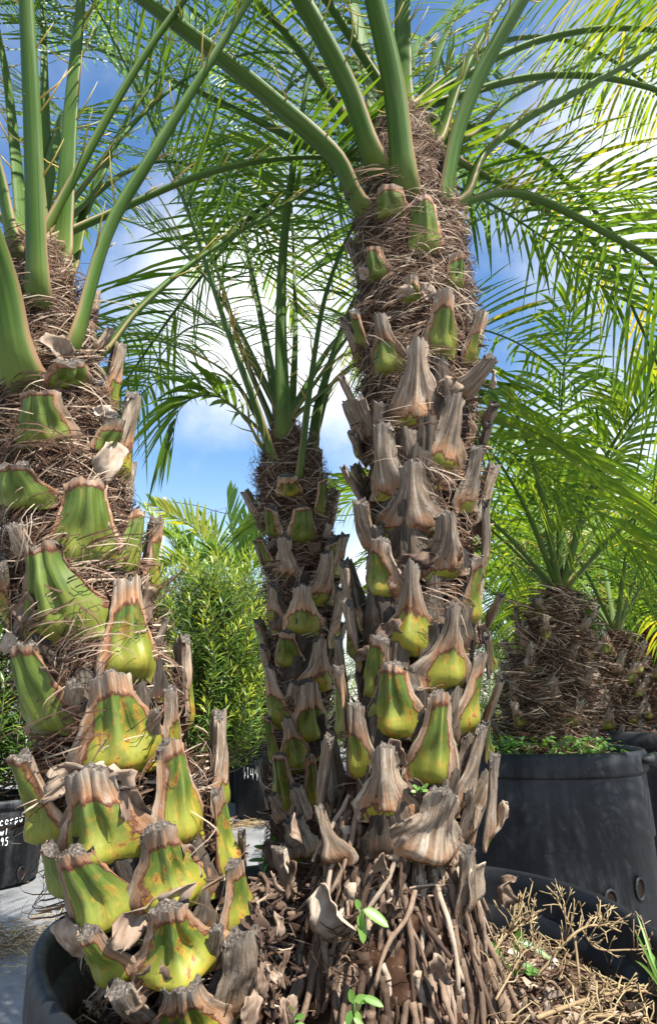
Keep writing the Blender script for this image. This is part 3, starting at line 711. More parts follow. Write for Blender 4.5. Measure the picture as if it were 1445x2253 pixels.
for k, (pl, wpx) in enumerate(LP): px_frond(palmL, trL, pl, wpx, 1.25, 300+k, individual=(k in (4, 5)), lmax=.22, s0=.42, grav=1.1)
topL = P(80, 540, .80)
for k, (az, el, ln) in enumerate([(-60, 50, 1.2), (-20, 62, 1.3), (15, 55, 1.25), (40, 66, 1.3), (62, 42, 1.15), (-95, 40, 1.2), (85, 70, 1.2)]):
    arc_frond(palmL, topL, math.radians(az), math.radians(el), ln, 340+k, .018, 1.5, lmax=.22, tint=.42, tvar=.3)

# ================================================================== CENTRE PALM
trC = Trunk([(865, 2330, .93, .135), (865, 2180, .93, .118), (862, 1960, .93, .088), (868, 1850, .93, .076), (905, 1650, .93, .070), (926, 1300, .94, .068), (924, 1000, .945, .070), (912, 700, .95, .078), (897, 490, .955, .074), (890, 380, .96, .052), (884, 300, .965, .030), (880, 250, .97, .012)])
palmC = thing('palm_tree', 'tallest palm trunk with brown dried leaf bases and a root skirt below', 'palm tree', P(865, 2290, .93))
core_mesh(trC, palmC, 12); rC = np.random.default_rng(22)
CB = [(940, 550, 930, 440, 62, 56, .10, .1, {'out': .02}), (858, 478, 855, 412, 64, 60, .2, .1, {'out': .02}), (830, 612, 822, 545, 56, 42, .15, .1, {'out': .02}), (1005, 634, 1002, 558, 48, 40, .2, .1, {'out': .02}),
      (905, 662, 905, 605, 44, 28, .35, .1, {'out': .02}), (970, 778, 978, 637, 72, 44, .28, .2), (856, 818, 834, 690, 72, 34, .45, .2), (797, 755, 780, 682, 40, 28, .15, .2), (1030, 792, 1056, 682, 42, 28, .4, .5),
      (918, 934, 918, 746, 108, 44, .93, .7), (1012, 872, 1085, 785, 58, 34, 1, .2, {'out': .06}), (800, 935, 752, 828, 44, 18, 1, 0, {'out': .045}), (820, 965, 790, 876, 60, 34, .93, .4), (850, 1090, 842, 934, 84, 50, .97, .8),
      (970, 1030, 1003, 870, 100, 38, .86, .8), (905, 1170, 905, 1016, 128, 52, .97, .3), (1030, 1118, 1048, 984, 70, 32, .88, .8), (797, 1102, 755, 1028, 40, 20, 1, .3, {'out': .04}), (810, 1208, 795, 1100, 64, 44, .9, .9),
      (985, 1262, 982, 1128, 108, 52, .9, .6), (840, 1308, 835, 1184, 98, 50, .24, .4, {'edge': .36}), (1066, 1242, 1066, 1104, 46, 24, .82, .9, {'out': .05}), (905, 1428, 905, 1236, 110, 34, .55, .9, {'belly': .3}),
      (1036, 1368, 1050, 1226, 72, 34, .14, .8, {'edge': .3}), (785, 1445, 768, 1320, 70, 32, .62, .7), (980, 1508, 1000, 1328, 112, 36, .55, 1.0, {'edge': .35}), (822, 1534, 835, 1398, 80, 54, .13, .4),
      (1075, 1368, 1102, 1308, 32, 18, 1, 0, {'out': .05}), (870, 1614, 862, 1458, 118, 64, .1, .7), (1027, 1608, 1056, 1436, 82, 32, .28, .9, {'edge': .25}), (756, 1620, 748, 1466, 64, 32, .2, .4), (952, 1722, 970, 1522, 112, 50, .12, .5, {'edge': .33, 'belly': .3}),
      (790, 1704, 782, 1548, 80, 44, .38, .9, {'edge': .3}), (705, 1765, 728, 1618, 50, 34, 1, 0), (850, 1800, 845, 1640, 134, 46, .84, 1.0), (1020, 1775, 1060, 1598, 76, 30, .95, .5), (1066, 1592, 1104, 1488, 34, 20, 1, .2, {'out': .05}),
      (1076, 1838, 1085, 1662, 66, 26, 1, .3, {'out': .04}), (935, 1888, 978, 1738, 158, 74, 1, .1, {'belly': .25}), (735, 1896, 702, 1774, 104, 26, 1, .1, {'belly': .3}), (1030, 2000, 1025, 1866, 70, 40, 1, .2),
      (1072, 1660, 1066, 1590, 36, 20, .15, 1.0, {'belly': .35}), (1078, 1474, 1070, 1395, 34, 20, .2, 1.0, {'belly': .35}), (770, 1330, 760, 1240, 50, 30, 1, .4), (800, 1010, 776, 950, 40, 26, 1, .3), (1068, 940, 1085, 890, 40, 26, 1, 0, {'out': .05}),
      (1055, 1010, 1072, 930, 40, 22, 1, .3, {'out': .04}), (760, 1540, 745, 1400, 40, 24, .9, .6), (640, 1960, 620, 1860, 80, 50, 1, .3)]
for sp_ in CB: add_boot(trC, palmC, sp_, rC, out=.034)
for a in [(730, 2015, 92, 120, .3, .8), (1035, 1960, 62, 130, .1, .7), (1100, 1800, 60, 70, .3, .7), (1110, 1960, 90, 46, -.8, .45), (860, 1385, 60, 40, .2, .3), (920, 1235, 80, 40, .1, .2), (985, 1215, 70, 50, -.5, .3), (985, 850, 60, 40, .4, .5),
          (650, 1830, 70, 60, .6, .5), (640, 1950, 100, 60, -.1, .3), (1060, 1400, 40, 50, .3, .4), (800, 1440, 50, 30, .2, .3), (940, 640, 30, 40, .4, .6), (890, 640, 40, 24, .3, .65), (1085, 835, 44, 36, .3, .75), (800, 600, 26, 30, .5, .6),
          (900, 1080, 60, 26, .1, .35), (1060, 1160, 50, 40, -.3, .3), (870, 1660, 46, 60, .2, .45), (930, 1750, 80, 40, -.6, .3)]:
    add_husk(trC, palmC, a[0], a[1], a[2], a[3], a[4], rC, a[5])
def filler(tr, parent, rng, n, x0, x1, y0, y1, w0, w1, lean=0.0):
    for k in range(n):
        y = rng.uniform(y0, y1); t_ = (y-y0)/(y1-y0); x = rng.uniform(x0(y), x1(y)); w_ = rng.uniform(w0, w1); h = rng.uniform(1.0, 1.5)*w_
        add_boot(tr, parent, (x, y, x+rng.normal(0, .12)*h, y-h, w_, w_*rng.uniform(.3, .5), 1, rng.uniform(0, .5), {'out': rng.uniform(.008, .018), 'tone': rng.uniform(.16, .5), 'belly': .1}), rng)  # old dead sheaths; shade of the gaps is put into their colour
filler(trC, palmC, rC, 38, lambda y: 815, lambda y: 1035, 900, 1880, 70, 110)
back_boots(trC, palmC, rC, 80, 1.1, .15, 1.05)
fibres(trC, palmC, 9500, 32, ([0, .25, .45, .58, .75, 1], [.02, .06, .2, .7, 1, .9]), 1.0, .0008)
# roots of the centre palm
rr_ = np.random.default_rng(77); root_list = []
for k in range(760):
    phi = rr_.uniform(-1.9, 1.9) if k < 690 else rr_.uniform(-math.pi, math.pi); l = rr_.uniform(.02, .27); r0 = np.interp(l, trC.L, trC.r)*rr_.uniform(.84, 1.0)
    p0 = trC.at(l, phi, r0); rad = rr_.uniform(.0018, .0046)*(1.6 if rr_.uniform() < .2 else 1); outd = p0-trC.at(l, phi, 0); outd = unit(np.array([outd[0], outd[1], 0]))
    stub = rr_.uniform() < .22; ln = rr_.uniform(.02, .045) if stub else rr_.uniform(.05, .15); pts = [p0]
    d = unit(np.array([0, 0, -1.0])+outd*rr_.uniform(.1, .6 if stub else .25)+rr_.normal(0, .22, 3))
    for q in range(5):
        d = unit(d+rr_.normal(0, .19, 3)+np.array([0, 0, -.22])-outd*.02); pn = pts[-1]+d*ln/5
        if pn[2] < SOIL-.008: break
        pts.append(pn)
    if len(pts) < 3: continue
    path = catmull(np.array(pts), 11)
    root_list.append(((abs(phi) < 1.5)*rad*np.linalg.norm(path[0]-path[-1]), path, rad*np.linspace(1.1, .65, 11)*rr_.uniform(.82, 1.15, 11), float(np.clip(rr_.normal(.36, .28), .0, 1))))
root_list.sort(key=lambda q: -q[0]); rest = MB()
for k, (_, path, rads, tn) in enumerate(root_list):        # the 290 that show largest are parts, the rest one mass
    b = MB() if k < 290 else rest
    tube(b, path, rads, 8, tn, noise=.10, rng=rr_)
    if k < 290: b.build('root', M['root'], palmC)
o = rest.build('root_mass', M['root'], palmC); o['kind'] = 'stuff'
for k in range(8):                                   # torn scraps of sheath wedged between the roots
    a_ = (rr_.uniform(640, 1100), rr_.uniform(1880, 2230)); add_husk(trC, palmC, a_[0], a_[1], rr_.uniform(16, 56), rr_.uniform(26, 90), rr_.uniform(-.7, .7), rr_, rr_.uniform(.1, .7), rr_.uniform(.0, .012), rr_.uniform(.3, 1.1), rr_.uniform(-.2, .7), .2)
CP = [([(788, 440, .905), (740, 345, .885), (600, 218, .865), (480, 120, .845), (320, 0, .82)], 56, {}), ([(765, 385, 1.0), (720, 345, 1.02), (450, 207, 1.14), (100, 60, 1.28)], 36, {'individual': True}),
      ([(822, 340, .885), (772, 200, .865), (700, 60, .84), (665, 0, .83)], 60, {}), ([(765, 260, .99), (650, 95, 1.0), (570, 5, 1.02)], 38, {}), ([(888, 385, .872), (868, 200, .85), (825, 0, .82)], 58, {}),
      ([(885, 225, .96), (885, 0, .985)], 42, {}), ([(830, 245, 1.0), (800, 100, 1.05), (775, 0, 1.09)], 40, {}), ([(968, 460, .905), (1000, 300, .885), (1060, 150, .865), (1145, 0, .845)], 56, {}),
      ([(960, 310, .96), (1010, 170, .98), (1080, 40, 1.0), (1105, 0, 1.01)], 40, {}), ([(1018, 435, .95), (1060, 340, .965), (1150, 262, .985), (1300, 182, 1.01), (1460, 95, 1.04)], 40, {'individual': True, 's0': .22, 'droop': .3}),
      ([(1030, 300, 1.04), (1120, 215, 1.12), (1280, 140, 1.25), (1460, 80, 1.35)], 28, {'s0': .25, 'tint': .5}), ([(1008, 445, 1.0), (1100, 424, 1.04), (1180, 436, 1.08), (1310, 500, 1.13), (1460, 592, 1.18), (1600, 740, 1.2)], 26, {'individual': True, 's0': .2, 'droop': .42, 'lift': -.1}),
      ([(920, 240, 1.02), (960, 120, 1.1), (1005, 20, 1.18)], 28, {}), ([(1020, 360, 1.05), (1160, 440, 1.2), (1330, 560, 1.35), (1410, 720, 1.42)], 20, {'s0': .2, 'tint': .55, 'droop': .42}),
      ([(790, 330, 1.02), (700, 380, 1.15), (560, 470, 1.3), (450, 600, 1.38)], 20, {'s0': .25, 'tint': .45, 'droop': .35})]
for k, (pl, wpx, kw) in enumerate(CP):
    q = dict(s0=.36, lmax=.25, grav=1.1, nl=49 if kw.get('individual') else 52); q.update(kw); px_frond(palmC, trC, pl, wpx, 1.35, 400+k, **q)
topC = P(880, 250, .965)
for k, (az, el, ln, tt) in enumerate([(-25, 55, 1.4, .5), (0, 42, 1.35, .55), (18, 62, 1.4, .5), (55, 52, 1.4, .6), (48, 25, 1.3, .8), (74, 42, 1.5, .75), (70, 33, 1.4, .7), (-100, 60, 1.3, .4)]):
    arc_frond(palmC, topC, math.radians(az), math.radians(el), ln, 440+k, .02, 1.5, lmax=.25, tint=tt, tvar=.35, s0=.25)

# ================================================================== BACK PALM
trT = Trunk([(645, 2080, 1.15, .052), (655, 1850, 1.15, .042), (664, 1500, 1.15, .045), (657, 1250, 1.15, .050), (645, 1080, 1.15, .056), (637, 1020, 1.15, .042), (632, 970, 1.15, .026), (629, 935, 1.15, .012)])
palmT = thing('palm_tree', 'slender shorter palm standing behind the tallest trunk, crown among its fronds', 'palm tree', P(640, 2080, 1.15))
core_mesh(trT, palmT, 13); rT = np.random.default_rng(23)
TB = [(665, 1190, 665, 1114, 50, 40, .14, .1), (600, 1176, 595, 1114, 42, 32, .14, .1), (635, 1090, 632, 1044, 46, 36, .4, 1), (706, 1134, 708, 1054, 28, 20, .2, .2), (628, 1264, 625, 1180, 50, 32, .97, .4), (710, 1325, 720, 1213, 64, 32, .93, .5),
      (722, 1244, 728, 1190, 34, 28, .2, .2), (596, 1248, 568, 1184, 30, 16, .15, .2, {'out': .035}), (600, 1362, 600, 1284, 54, 24, .82, .5), (665, 1394, 665, 1286, 90, 38, .62, .6), (735, 1414, 745, 1294, 44, 22, .9, .8), (632, 1464, 630, 1388, 60, 32, .28, .3),
      (705, 1514, 702, 1404, 80, 34, .8, .9), (612, 1594, 590, 1466, 54, 24, .6, .5), (685, 1626, 680, 1498, 80, 36, .55, .3), (602, 1674, 588, 1578, 36, 18, .1, .3), (657, 1690, 630, 1578, 66, 26, .5, .5), (632, 1784, 612, 1658, 56, 32, .2, .7),
      (690, 1774, 682, 1658, 38, 20, .3, .9), (670, 1804, 650, 1728, 50, 30, 1, 0), (625, 1804, 598, 1746, 40, 24, 1, 0), (668, 1885, 645, 1798, 64, 44, 1, 0), (735, 1240, 740, 1180, 30, 20, 1, .3), (590, 1480, 580, 1420, 34, 20, 1, .3), (640, 1560, 650, 1500, 44, 26, 1, .4)]
for sp_ in TB: add_boot(trT, palmT, sp_[:6]+(max(.08, sp_[6]-.12) if sp_[6] < .97 else 1, sp_[7], dict(sp_[8] if len(sp_) > 8 else {}, tone=rT.uniform(1.1, 1.6))), rT, out=.028)  # dead skin of this palm toned lighter than on the others
for a in [(690, 1205, 30, 24, .3, .4), (720, 1170, 24, 34, .3, .7), (600, 1880, 40, 60, .2, .4), (650, 1540, 40, 30, .2, .3), (745, 1330, 24, 60, .1, .5)]:
    add_husk(trT, palmT, a[0], a[1], a[2], a[3], a[4], rT, a[5])
filler(trT, palmT, rT, 14, lambda y: 612, lambda y: 712, 1230, 1850, 44, 70)
back_boots(trT, palmT, rT, 60, .8, .1, .72, .025)
fibres(trT, palmT, 5000, 33, ([0, .3, .55, .75, 1], [.15, .25, .5, 1, .9]), .9, .0007)
TP = [([(607, 1015, 1.115), (560, 880, 1.10), (500, 720, 1.09), (420, 480, 1.06), (330, 260, 1.03)], 38, {}), ([(625, 950, 1.12), (618, 700, 1.10), (630, 480, 1.08), (680, 150, 1.05)], 38, {}),
      ([(657, 1040, 1.10), (680, 850, 1.095), (715, 650, 1.09), (775, 500, 1.11), (850, 380, 1.15)], 36, {}), ([(686, 985, 1.17), (705, 870, 1.20), (765, 690, 1.28), (840, 540, 1.38)], 30, {}),
      ([(578, 985, 1.12), (540, 920, 1.11), (480, 872, 1.10), (430, 874, 1.09), (398, 895, 1.085), (384, 935, 1.08), (380, 985, 1.08)], 20, {'individual': True, 'ext': False, 's0': .38, 'lmax': .115, 'nl': 20, 'ang0': 48, 'hw': .005, 'droop': .5, 'endw': .2}),
      ([(580, 940, 1.16), (500, 820, 1.22), (380, 760, 1.32), (270, 735, 1.40), (190, 745, 1.45)], 18, {'individual': True, 's0': .25, 'droop': .55, 'grav': 2}), ([(602, 930, 1.18), (530, 760, 1.21), (480, 600, 1.24), (390, 380, 1.28)], 30, {}),
      ([(614, 910, 1.18), (575, 700, 1.22), (530, 480, 1.28), (480, 250, 1.33)], 30, {}), ([(640, 925, 1.2), (650, 700, 1.3), (640, 420, 1.42)], 20, {}),
      ([(690, 965, 1.2), (740, 830, 1.32), (850, 780, 1.45), (960, 860, 1.52), (1060, 952, 1.56), (1180, 1030, 1.58), (1290, 1105, 1.6), (1460, 1278, 1.62)], 20, {'individual': True, 's0': .3, 'droop': .55, 'nl': 42, 'tint': .55, 'lmax': .31, 'grav': 1.5, 'hw': .0062}),
      ([(590, 960, 1.17), (520, 900, 1.25), (420, 830, 1.4), (330, 850, 1.5), (270, 930, 1.55)], 16, {'s0': .25, 'droop': .55, 'tint': .45})]
for k, (pl, wpx, kw) in enumerate(TP):
    q = dict(s0=.32, lmax=.22, grav=1.1, tap=(1.5, .95, .66, .36), tint=.45); q.update(kw); px_frond(palmT, trT, pl, wpx, 1.15, 500+k, **q)
topT = P(628, 930, 1.15)
for k, (az, el, ln) in enumerate([(-30, 50, 1.15), (25, 52, 1.2), (50, 45, 1.15), (-55, 62, 1.15), (75, 58, 1.1)]):
    arc_frond(palmT, topT, math.radians(az), math.radians(el), ln, 540+k, .015, 1.5, lmax=.22, tint=.45, tvar=.35, s0=.25)

#@@BACKGROUND
# ================================================================== BACKGROUND
def leaf_batch(mb, p, d, nrm_, ln, hw, tint, droop=.15):
    """many small lance leaves at once: arrays of base, direction, normal"""
    k = len(p); S = np.cross(d, nrm_); S /= (np.linalg.norm(S, axis=1)[:, None]+1e-9); N = np.cross(S, d)
    g = np.array([0, 0, -1.0]); L = ln[:, None]
    a = p; m = p+d*L*.5+g*L*droop*.25; e = p+d*L+g*L*droop
    v = np.stack([a, m-S*hw[:, None]+N*hw[:, None]*.25, m, m+S*hw[:, None]+N*hw[:, None]*.25, e], 1).reshape(-1, 3)
    f = []
    for i in range(k): b = 5*i; f += [(b, b+2, b+1), (b, b+3, b+2), (b+1, b+2, b+4), (b+2, b+3, b+4)]
    mb.add(v, f, np.repeat(tint, 5))
def shrub(label, cx, cy, z0, top, rad, seed, nbr=170, per=26, ll=.105, group=None, bright=.35, name='podocarpus_shrub'):
    rg = np.random.default_rng(seed); root = thing(name, label, 'shrub', (cx, cy, z0), group)
    hs = top-z0; stems = []
    for k in range(4):
        a = rg.uniform(0, 6.28); pts = [np.array([cx, cy, z0])]
        e = np.array([cx+rad*.5*math.cos(a), cy+rad*.5*math.sin(a), z0+hs*rg.uniform(.8, .95)])
        path = catmull(np.array([pts[0], pts[0]*.6+e*.4+rg.normal(0, .02, 3), e]), 14); stems.append(path)
        b = MB(); tube(b, path, np.linspace(.012, .003, 14), 6, .5); b.build('stem', M['bark'], root)
    fo = MB(); tw = MB()
    for k in range(nbr):
        st = stems[rg.integers(4)]; q = rg.uniform(.08, 1); i = int(q*13); p = st[i]
        a = rg.uniform(0, 6.28); rr = rad*math.sqrt(rg.uniform(.05, 1))*math.sqrt(max(.12, 1-((q-.42)/.72)**2))
        e = np.array([cx+rr*math.cos(a), cy+rr*math.sin(a), p[2]+rg.uniform(.02, .22)*hs*.6])
        path = catmull(np.array([p, p*.45+e*.55+np.array([0, 0, -.03]), e]), 8); tube(tw, path, np.linspace(.005, .0018, 8), 4, .5, cap=False)
        up = unit(unit(e-p)*.5+np.array([rg.normal(0, .2), rg.normal(0, .2), 1.0])); ln = rg.uniform(.12, .26)
        e2 = e+up*ln; tube(tw, [e, e2], np.array([.0018, .001]), 4, .6, cap=False)
        s = np.linspace(0, 1, per)
        base = np.where(s[:, None] < .35, p+(e-p)*(.4+.6*s[:, None]/.35), e+up*ln*((s[:, None]-.35)/.65))
        th = np.arange(per)*2.4+rg.uniform(0, 6); x = unit(np.cross(up, [.3, .8, .1])); y = np.cross(up, x)
        incl = np.interp(s, [0, .8, 1], [1.15, .95, .35])
        rad_ = np.cos(th)[:, None]*x+np.sin(th)[:, None]*y
        d = rad_*np.sin(incl)[:, None]+up*np.cos(incl)[:, None]; nn = up[None]*np.sin(incl)[:, None]-rad_*np.cos(incl)[:, None]
        young = rg.uniform() < bright
        tn = np.clip(rg.normal(.42, .12, per)+(np.where(s > .72, .5, .12) if young else 0), 0, 1)
        leaf_batch(fo, base, d, nn, ll*rg.uniform(.7, 1.1, per)*np.interp(s, [0, .9, 1], [1, .9, .6]), ll*.052*rg.uniform(.8, 1.2, per), tn)
    o = tw.build('twig', M['bark'], root); o['kind'] = 'stuff'
    o = fo.build('foliage', M['needle'], root); o['kind'] = 'stuff'
    return root

# potted podocarpus behind the palms
def gx(px, Y): return (px-W0/2)/F*Y/1.055
def potted(px, Y, lab, r0, r1, h, seed, mat='pot', **kw):
    return make_pot('nursery_pot', lab, gx(px, Y), Y, r0, r1, h, .03, seed, mat, rimh=.03, **kw)
potted(432, 4.3, 'small black pot under the bright podocarpus shrub', .14, .115, .30, 11)
shrub('bright green podocarpus shrub growing in the small pot', gx(440, 4.3), 4.3, .27, 1.46, .34, 51, 430, 30, bright=.7)
p2, R2 = potted(578, 4.9, 'black pot with a chalk price reading 1495', .205, .16, .44, 12)
writing(p2, R2, gx(578, 4.9), 4.9, '$1495', math.pi+.62, .245, .066, .026, .0028, -.06)
shrub('dark podocarpus shrub growing in the pot with the chalk price', gx(596, 4.9), 4.9, .41, 1.5, .38, 52, 260, 28, bright=.12)
potted(552, 5.7, 'black pot standing just behind the pot with the chalk price', .20, .17, .46, 13)
shrub('podocarpus shrub behind the pot with the chalk price', gx(545, 5.7), 5.7, .43, 1.65, .42, 53, 240, 28, bright=.45)
potted(505, 6.9, 'dusty black pot behind the small pot of the bright shrub', .18, .15, .5, 14, 'pot_dusty')
shrub('podocarpus shrub in the dusty pot', gx(500, 6.9), 6.9, .47, 1.75, .45, 54, 240, 28, bright=.5)
shrub('loose podocarpus shrub growing beside the bright one', gx(350, 5.2), 5.2, .0, 1.55, .38, 55, 240, 28, bright=.4)
p5, R5 = potted(-12, 3.22, 'black pot with white chalk lettering ending in 95', .235, .205, .325, 15, 'pot_dusty', holes=((math.pi-.48, .03), (math.pi-1.1, .05)))
writing(p5, R5, gx(-12, 3.22), 3.22, 'carpu', math.pi-.57, .235, .030, .0185, .0018, .06, off=.0085)
writing(p5, R5, gx(-12, 3.22), 3.22, 'wl', math.pi-.60, .200, .026, .0165, .0018, off=.0075)
writing(p5, R5, gx(-12, 3.22), 3.22, '95', math.pi-.62, .162, .028, .0165, .0018)
shrub('podocarpus shrub in the pot with chalk lettering', gx(-30, 3.22), 3.22, .29, 1.25, .26, 56, 200, 26, bright=.2)

hedge = shrub('tall podocarpus bush in the rear hedge row', -4.2, 8.4, 0, 2.0, .75, 57, 260, 30, .11, 'bushes of the rear hedge', .3)
hedge['label'] = 'tall podocarpus bush in the rear hedge row'
rb = random.Random(9)
for k, xx in enumerate([-3.0, -2.0, 2.4, 3.4, -1.0, .1, 1.2, 2.2, 3.1, 4.0, 5.0, 6.1, -5.6, -7.2, 7.4]):
    copy_tree(hedge, (xx+4.2, rb.uniform(-.5, 1.2), 0), None, rb.uniform(.7, .92) if xx < 1 else rb.uniform(.85, 1.1), rb.uniform(0, 6))

# broad-leaved feather palms over the shrubs
def feather_palm(label, px, py, d, fr, seed, tall=False):
    c = P(px, py, d); root = thing('feather_palm', label, 'palm tree', (c[0], c[1], 0))
    b = MB(); tube(b, catmull(np.array([[c[0], c[1], 0], [c[0]+.02, c[1], c[2]*.5], c]), 12), np.linspace(.05, .035, 12), 10, .5); b.build('trunk', M['bark'], root)
    for k, (pl, dd, tint) in enumerate(fr):
        pts = [c]+[P(a, b_, d+dd) for a, b_ in pl]
        frond(root, pts, .026, 0, seed+k, s0=.16, lmax=.34, nl=26, hw=.017, ext=False, tint=tint, tvar=.2, mat='broad', spines=0, droop=.12, lift=.55, ang0=52, individual=(k < 2))
    return root
feather_palm('feather palm with one upright fan of broad leaflets above the shrubs', 528, 1290, 6.4,
             [([(515, 1200), (503, 1130), (500, 1085)], -.05, .4), ([(560, 1210), (600, 1160), (640, 1140)], .0, .5), ([(490, 1230), (455, 1225), (430, 1260)], .1, .35), ([(560, 1250), (600, 1250), (630, 1290)], -.2, .45), ([(535, 1210), (560, 1150), (590, 1100)], .4, .4)], 610)
feather_palm('feather palm with yellow-green fronds arching to the utility pole', 470, 1300, 7.2,
             [([(462, 1230), (430, 1165), (380, 1135), (335, 1108)], -.2, .85), ([(440, 1240), (400, 1190), (350, 1180), (310, 1220)], .1, .5), ([(480, 1230), (475, 1180), (440, 1160), (410, 1200)], .3, .45), ([(440, 1270), (390, 1240), (340, 1260)], 0, .6), ([(420, 1250), (360, 1170), (320, 1120)], .3, .35)], 630)
# utility pole and its wires
c = P(362, 1095, 26); pole = thing('utility_pole', 'weathered wooden utility pole rising beyond the shrubs', 'utility pole', (c[0], c[1], 0))
b = MB(); tube(b, [(c[0], c[1], 0), (c[0], c[1], c[2])], np.array([.10, .085]), 12, .5); b.build('post', M['wood'], pole)
b = MB(); tube(b, [(c[0]-.12, c[1]-.1, c[2]-.35), (c[0]+.14, c[1]-.1, c[2]-.35)], .03, 8); b.build('bracket', M['wood'], pole)
b = MB(); e = P(620, 1140, 22); tube(b, catmull(np.array([P(362, 1102, 26), P(430, 1112, 25), P(500, 1130, 24), e, P(900, 1120, 18), P(1700, 1000, 12)]), 40), .014, 6)
tag(b.build('overhead_wire', M['wire']), 'thick dark sagging cable leaving the utility pole', 'wire')
b = MB(); tube(b, catmull(np.array([P(362, 1150, 26), P(440, 1140, 26.5), P(470, 1125, 27), P(800, 1030, 31)]), 30), .007, 6)
tag(b.build('overhead_wire', M['wire']), 'thin cable running behind the thick sagging one', 'wire')

# ---- potted palms on the right
def small_palm(label, ctrl, fronds_, seed, nboots, nfib, rad_boot=.03, boot_dead=(.3, 1), ind=()):
    tr = Trunk(ctrl); root = thing('palm_tree', label, 'palm tree', tr.p[0]); core_mesh(tr, root, seed); rg = np.random.default_rng(seed)
    for k in range(nboots):
        phi = (k*2.399963) % (2*math.pi); phi = phi-2*math.pi if phi > math.pi else phi
        l = tr.L[-1]*(.04+.82*k/nboots)+rg.normal(0, .012); phi += rg.normal(0, .2); r = np.interp(l, tr.L, tr.r)
        B = tr.at(l, phi, r); T = tr.at(min(tr.L[-1], l+rad_boot*2.2), phi+rg.normal(0, .1), r+rad_boot*.9)
        z_ = rg.uniform(.6, 1.25); v, f, uv = boot_geo(B, T, B-tr.at(l, phi, 0), rad_boot*1.8*z_, rad_boot*.8*z_, rad_boot*.3, rad_boot*.3, rg, .05, r, conc=2.0)
        bb = MB(); bb.add(v, f, .5, uv); ob = bb.build('leaf_base', M['boot'], root, hasuv=True); ob.color = (rg.uniform(*boot_dead), .2, rg.uniform(.1, .9), 1)
    fibres(tr, root, nfib, seed+5, ([0, .5, 1], [.8, 1, .9]), 3.2, .0011)
    top = tr.p[-6]
    for k, (az, el, ln, tt) in enumerate(fronds_):
        arc_frond(root, top, math.radians(az), math.radians(el), ln, seed*10+k, .020, 1.9, lmax=.25, tint=tt, tvar=.3, s0=.22, nl=38, hw=.006, droop=.4, spines=6, individual=(k in ind))
    return root
pr1, RR1 = make_pot('nursery_pot', 'big black pot with a rounded grip and round drain holes', .535, 2.2, .338, .35, .575, .02, 16, lugs=(math.radians(120),), holes=((math.radians(143), .265), (math.radians(160), .25)), rimh=.055)
small_palm('short fibre-covered palm in the big pot with the rounded grip', [(1195, 1680, 2.2, .125), (1205, 1560, 2.2, .115), (1212, 1430, 2.2, .10), (1228, 1345, 2.2, .06), (1232, 1300, 2.2, .025)],
           [(-15, 72, 1.0, .5), (30, 62, 1.1, .55), (70, 55, 1.05, .5), (110, 48, 1.1, .6), (150, 62, .9, .45), (-50, 55, 1.1, .55), (-95, 45, 1.0, .5), (-140, 50, .8, .45), (5, 45, 1.1, .6), (55, 35, 1.1, .6), (-30, 35, 1.1, .55), (180, 78, .9, .4), (90, 75, 1.0, .45), (165, 56, 1.1, .55), (205, 50, 1.05, .5), (130, 42, 1.2, .6), (-115, 42, 1.1, .55)], 71, 34, 5200, ind=(1, 2))
pr2, RR2 = make_pot('nursery_pot', 'black pot beside the big pot with the rounded grip', 1.33, 3.1, .37, .33, .59, .02, 17, rimh=.055)
small_palm('low palm with brown leaf bases behind the big gripped pot', [(1335, 1640, 3.0, .10), (1340, 1540, 3.0, .10), (1350, 1440, 3.0, .085), (1355, 1390, 3.0, .04)],
           [(-40, 60, 1.2, .5), (10, 70, 1.2, .55), (60, 50, 1.2, .55), (100, 60, 1.1, .5), (-80, 50, 1.2, .5), (140, 65, 1.0, .45), (-10, 40, 1.2, .6), (35, 35, 1.2, .6), (-120, 60, 1.0, .4), (180, 60, 1.0, .45)], 72, 34, 1800, .034)
tmpl = small_palm('clump palm in the crowded row behind the gripped pot', [(1160, 1640, 4.2, .08), (1165, 1500, 4.2, .08), (1170, 1400, 4.2, .06), (1172, 1370, 4.2, .03)],
           [(k*37 % 360, 38+(k*23) % 40, 1.2+.15*(k % 3), .4+.05*(k % 4)) for k in range(16)], 73, 22, 700, .034)
tmpl['group'] = 'palms crowded behind the gripped pot'
for k, (dx, dy, sc) in enumerate([(.75, .2, 1.0), (1.6, .8, 1.05), (1.15, .75, 1.0), (1.9, 1.4, 1.15), (.25, 1.2, 1.1), (1.2, 1.7, 1.2), (2.3, .0, 1.0)]): copy_tree(tmpl, (dx, dy, 0), None, sc, k*1.3)

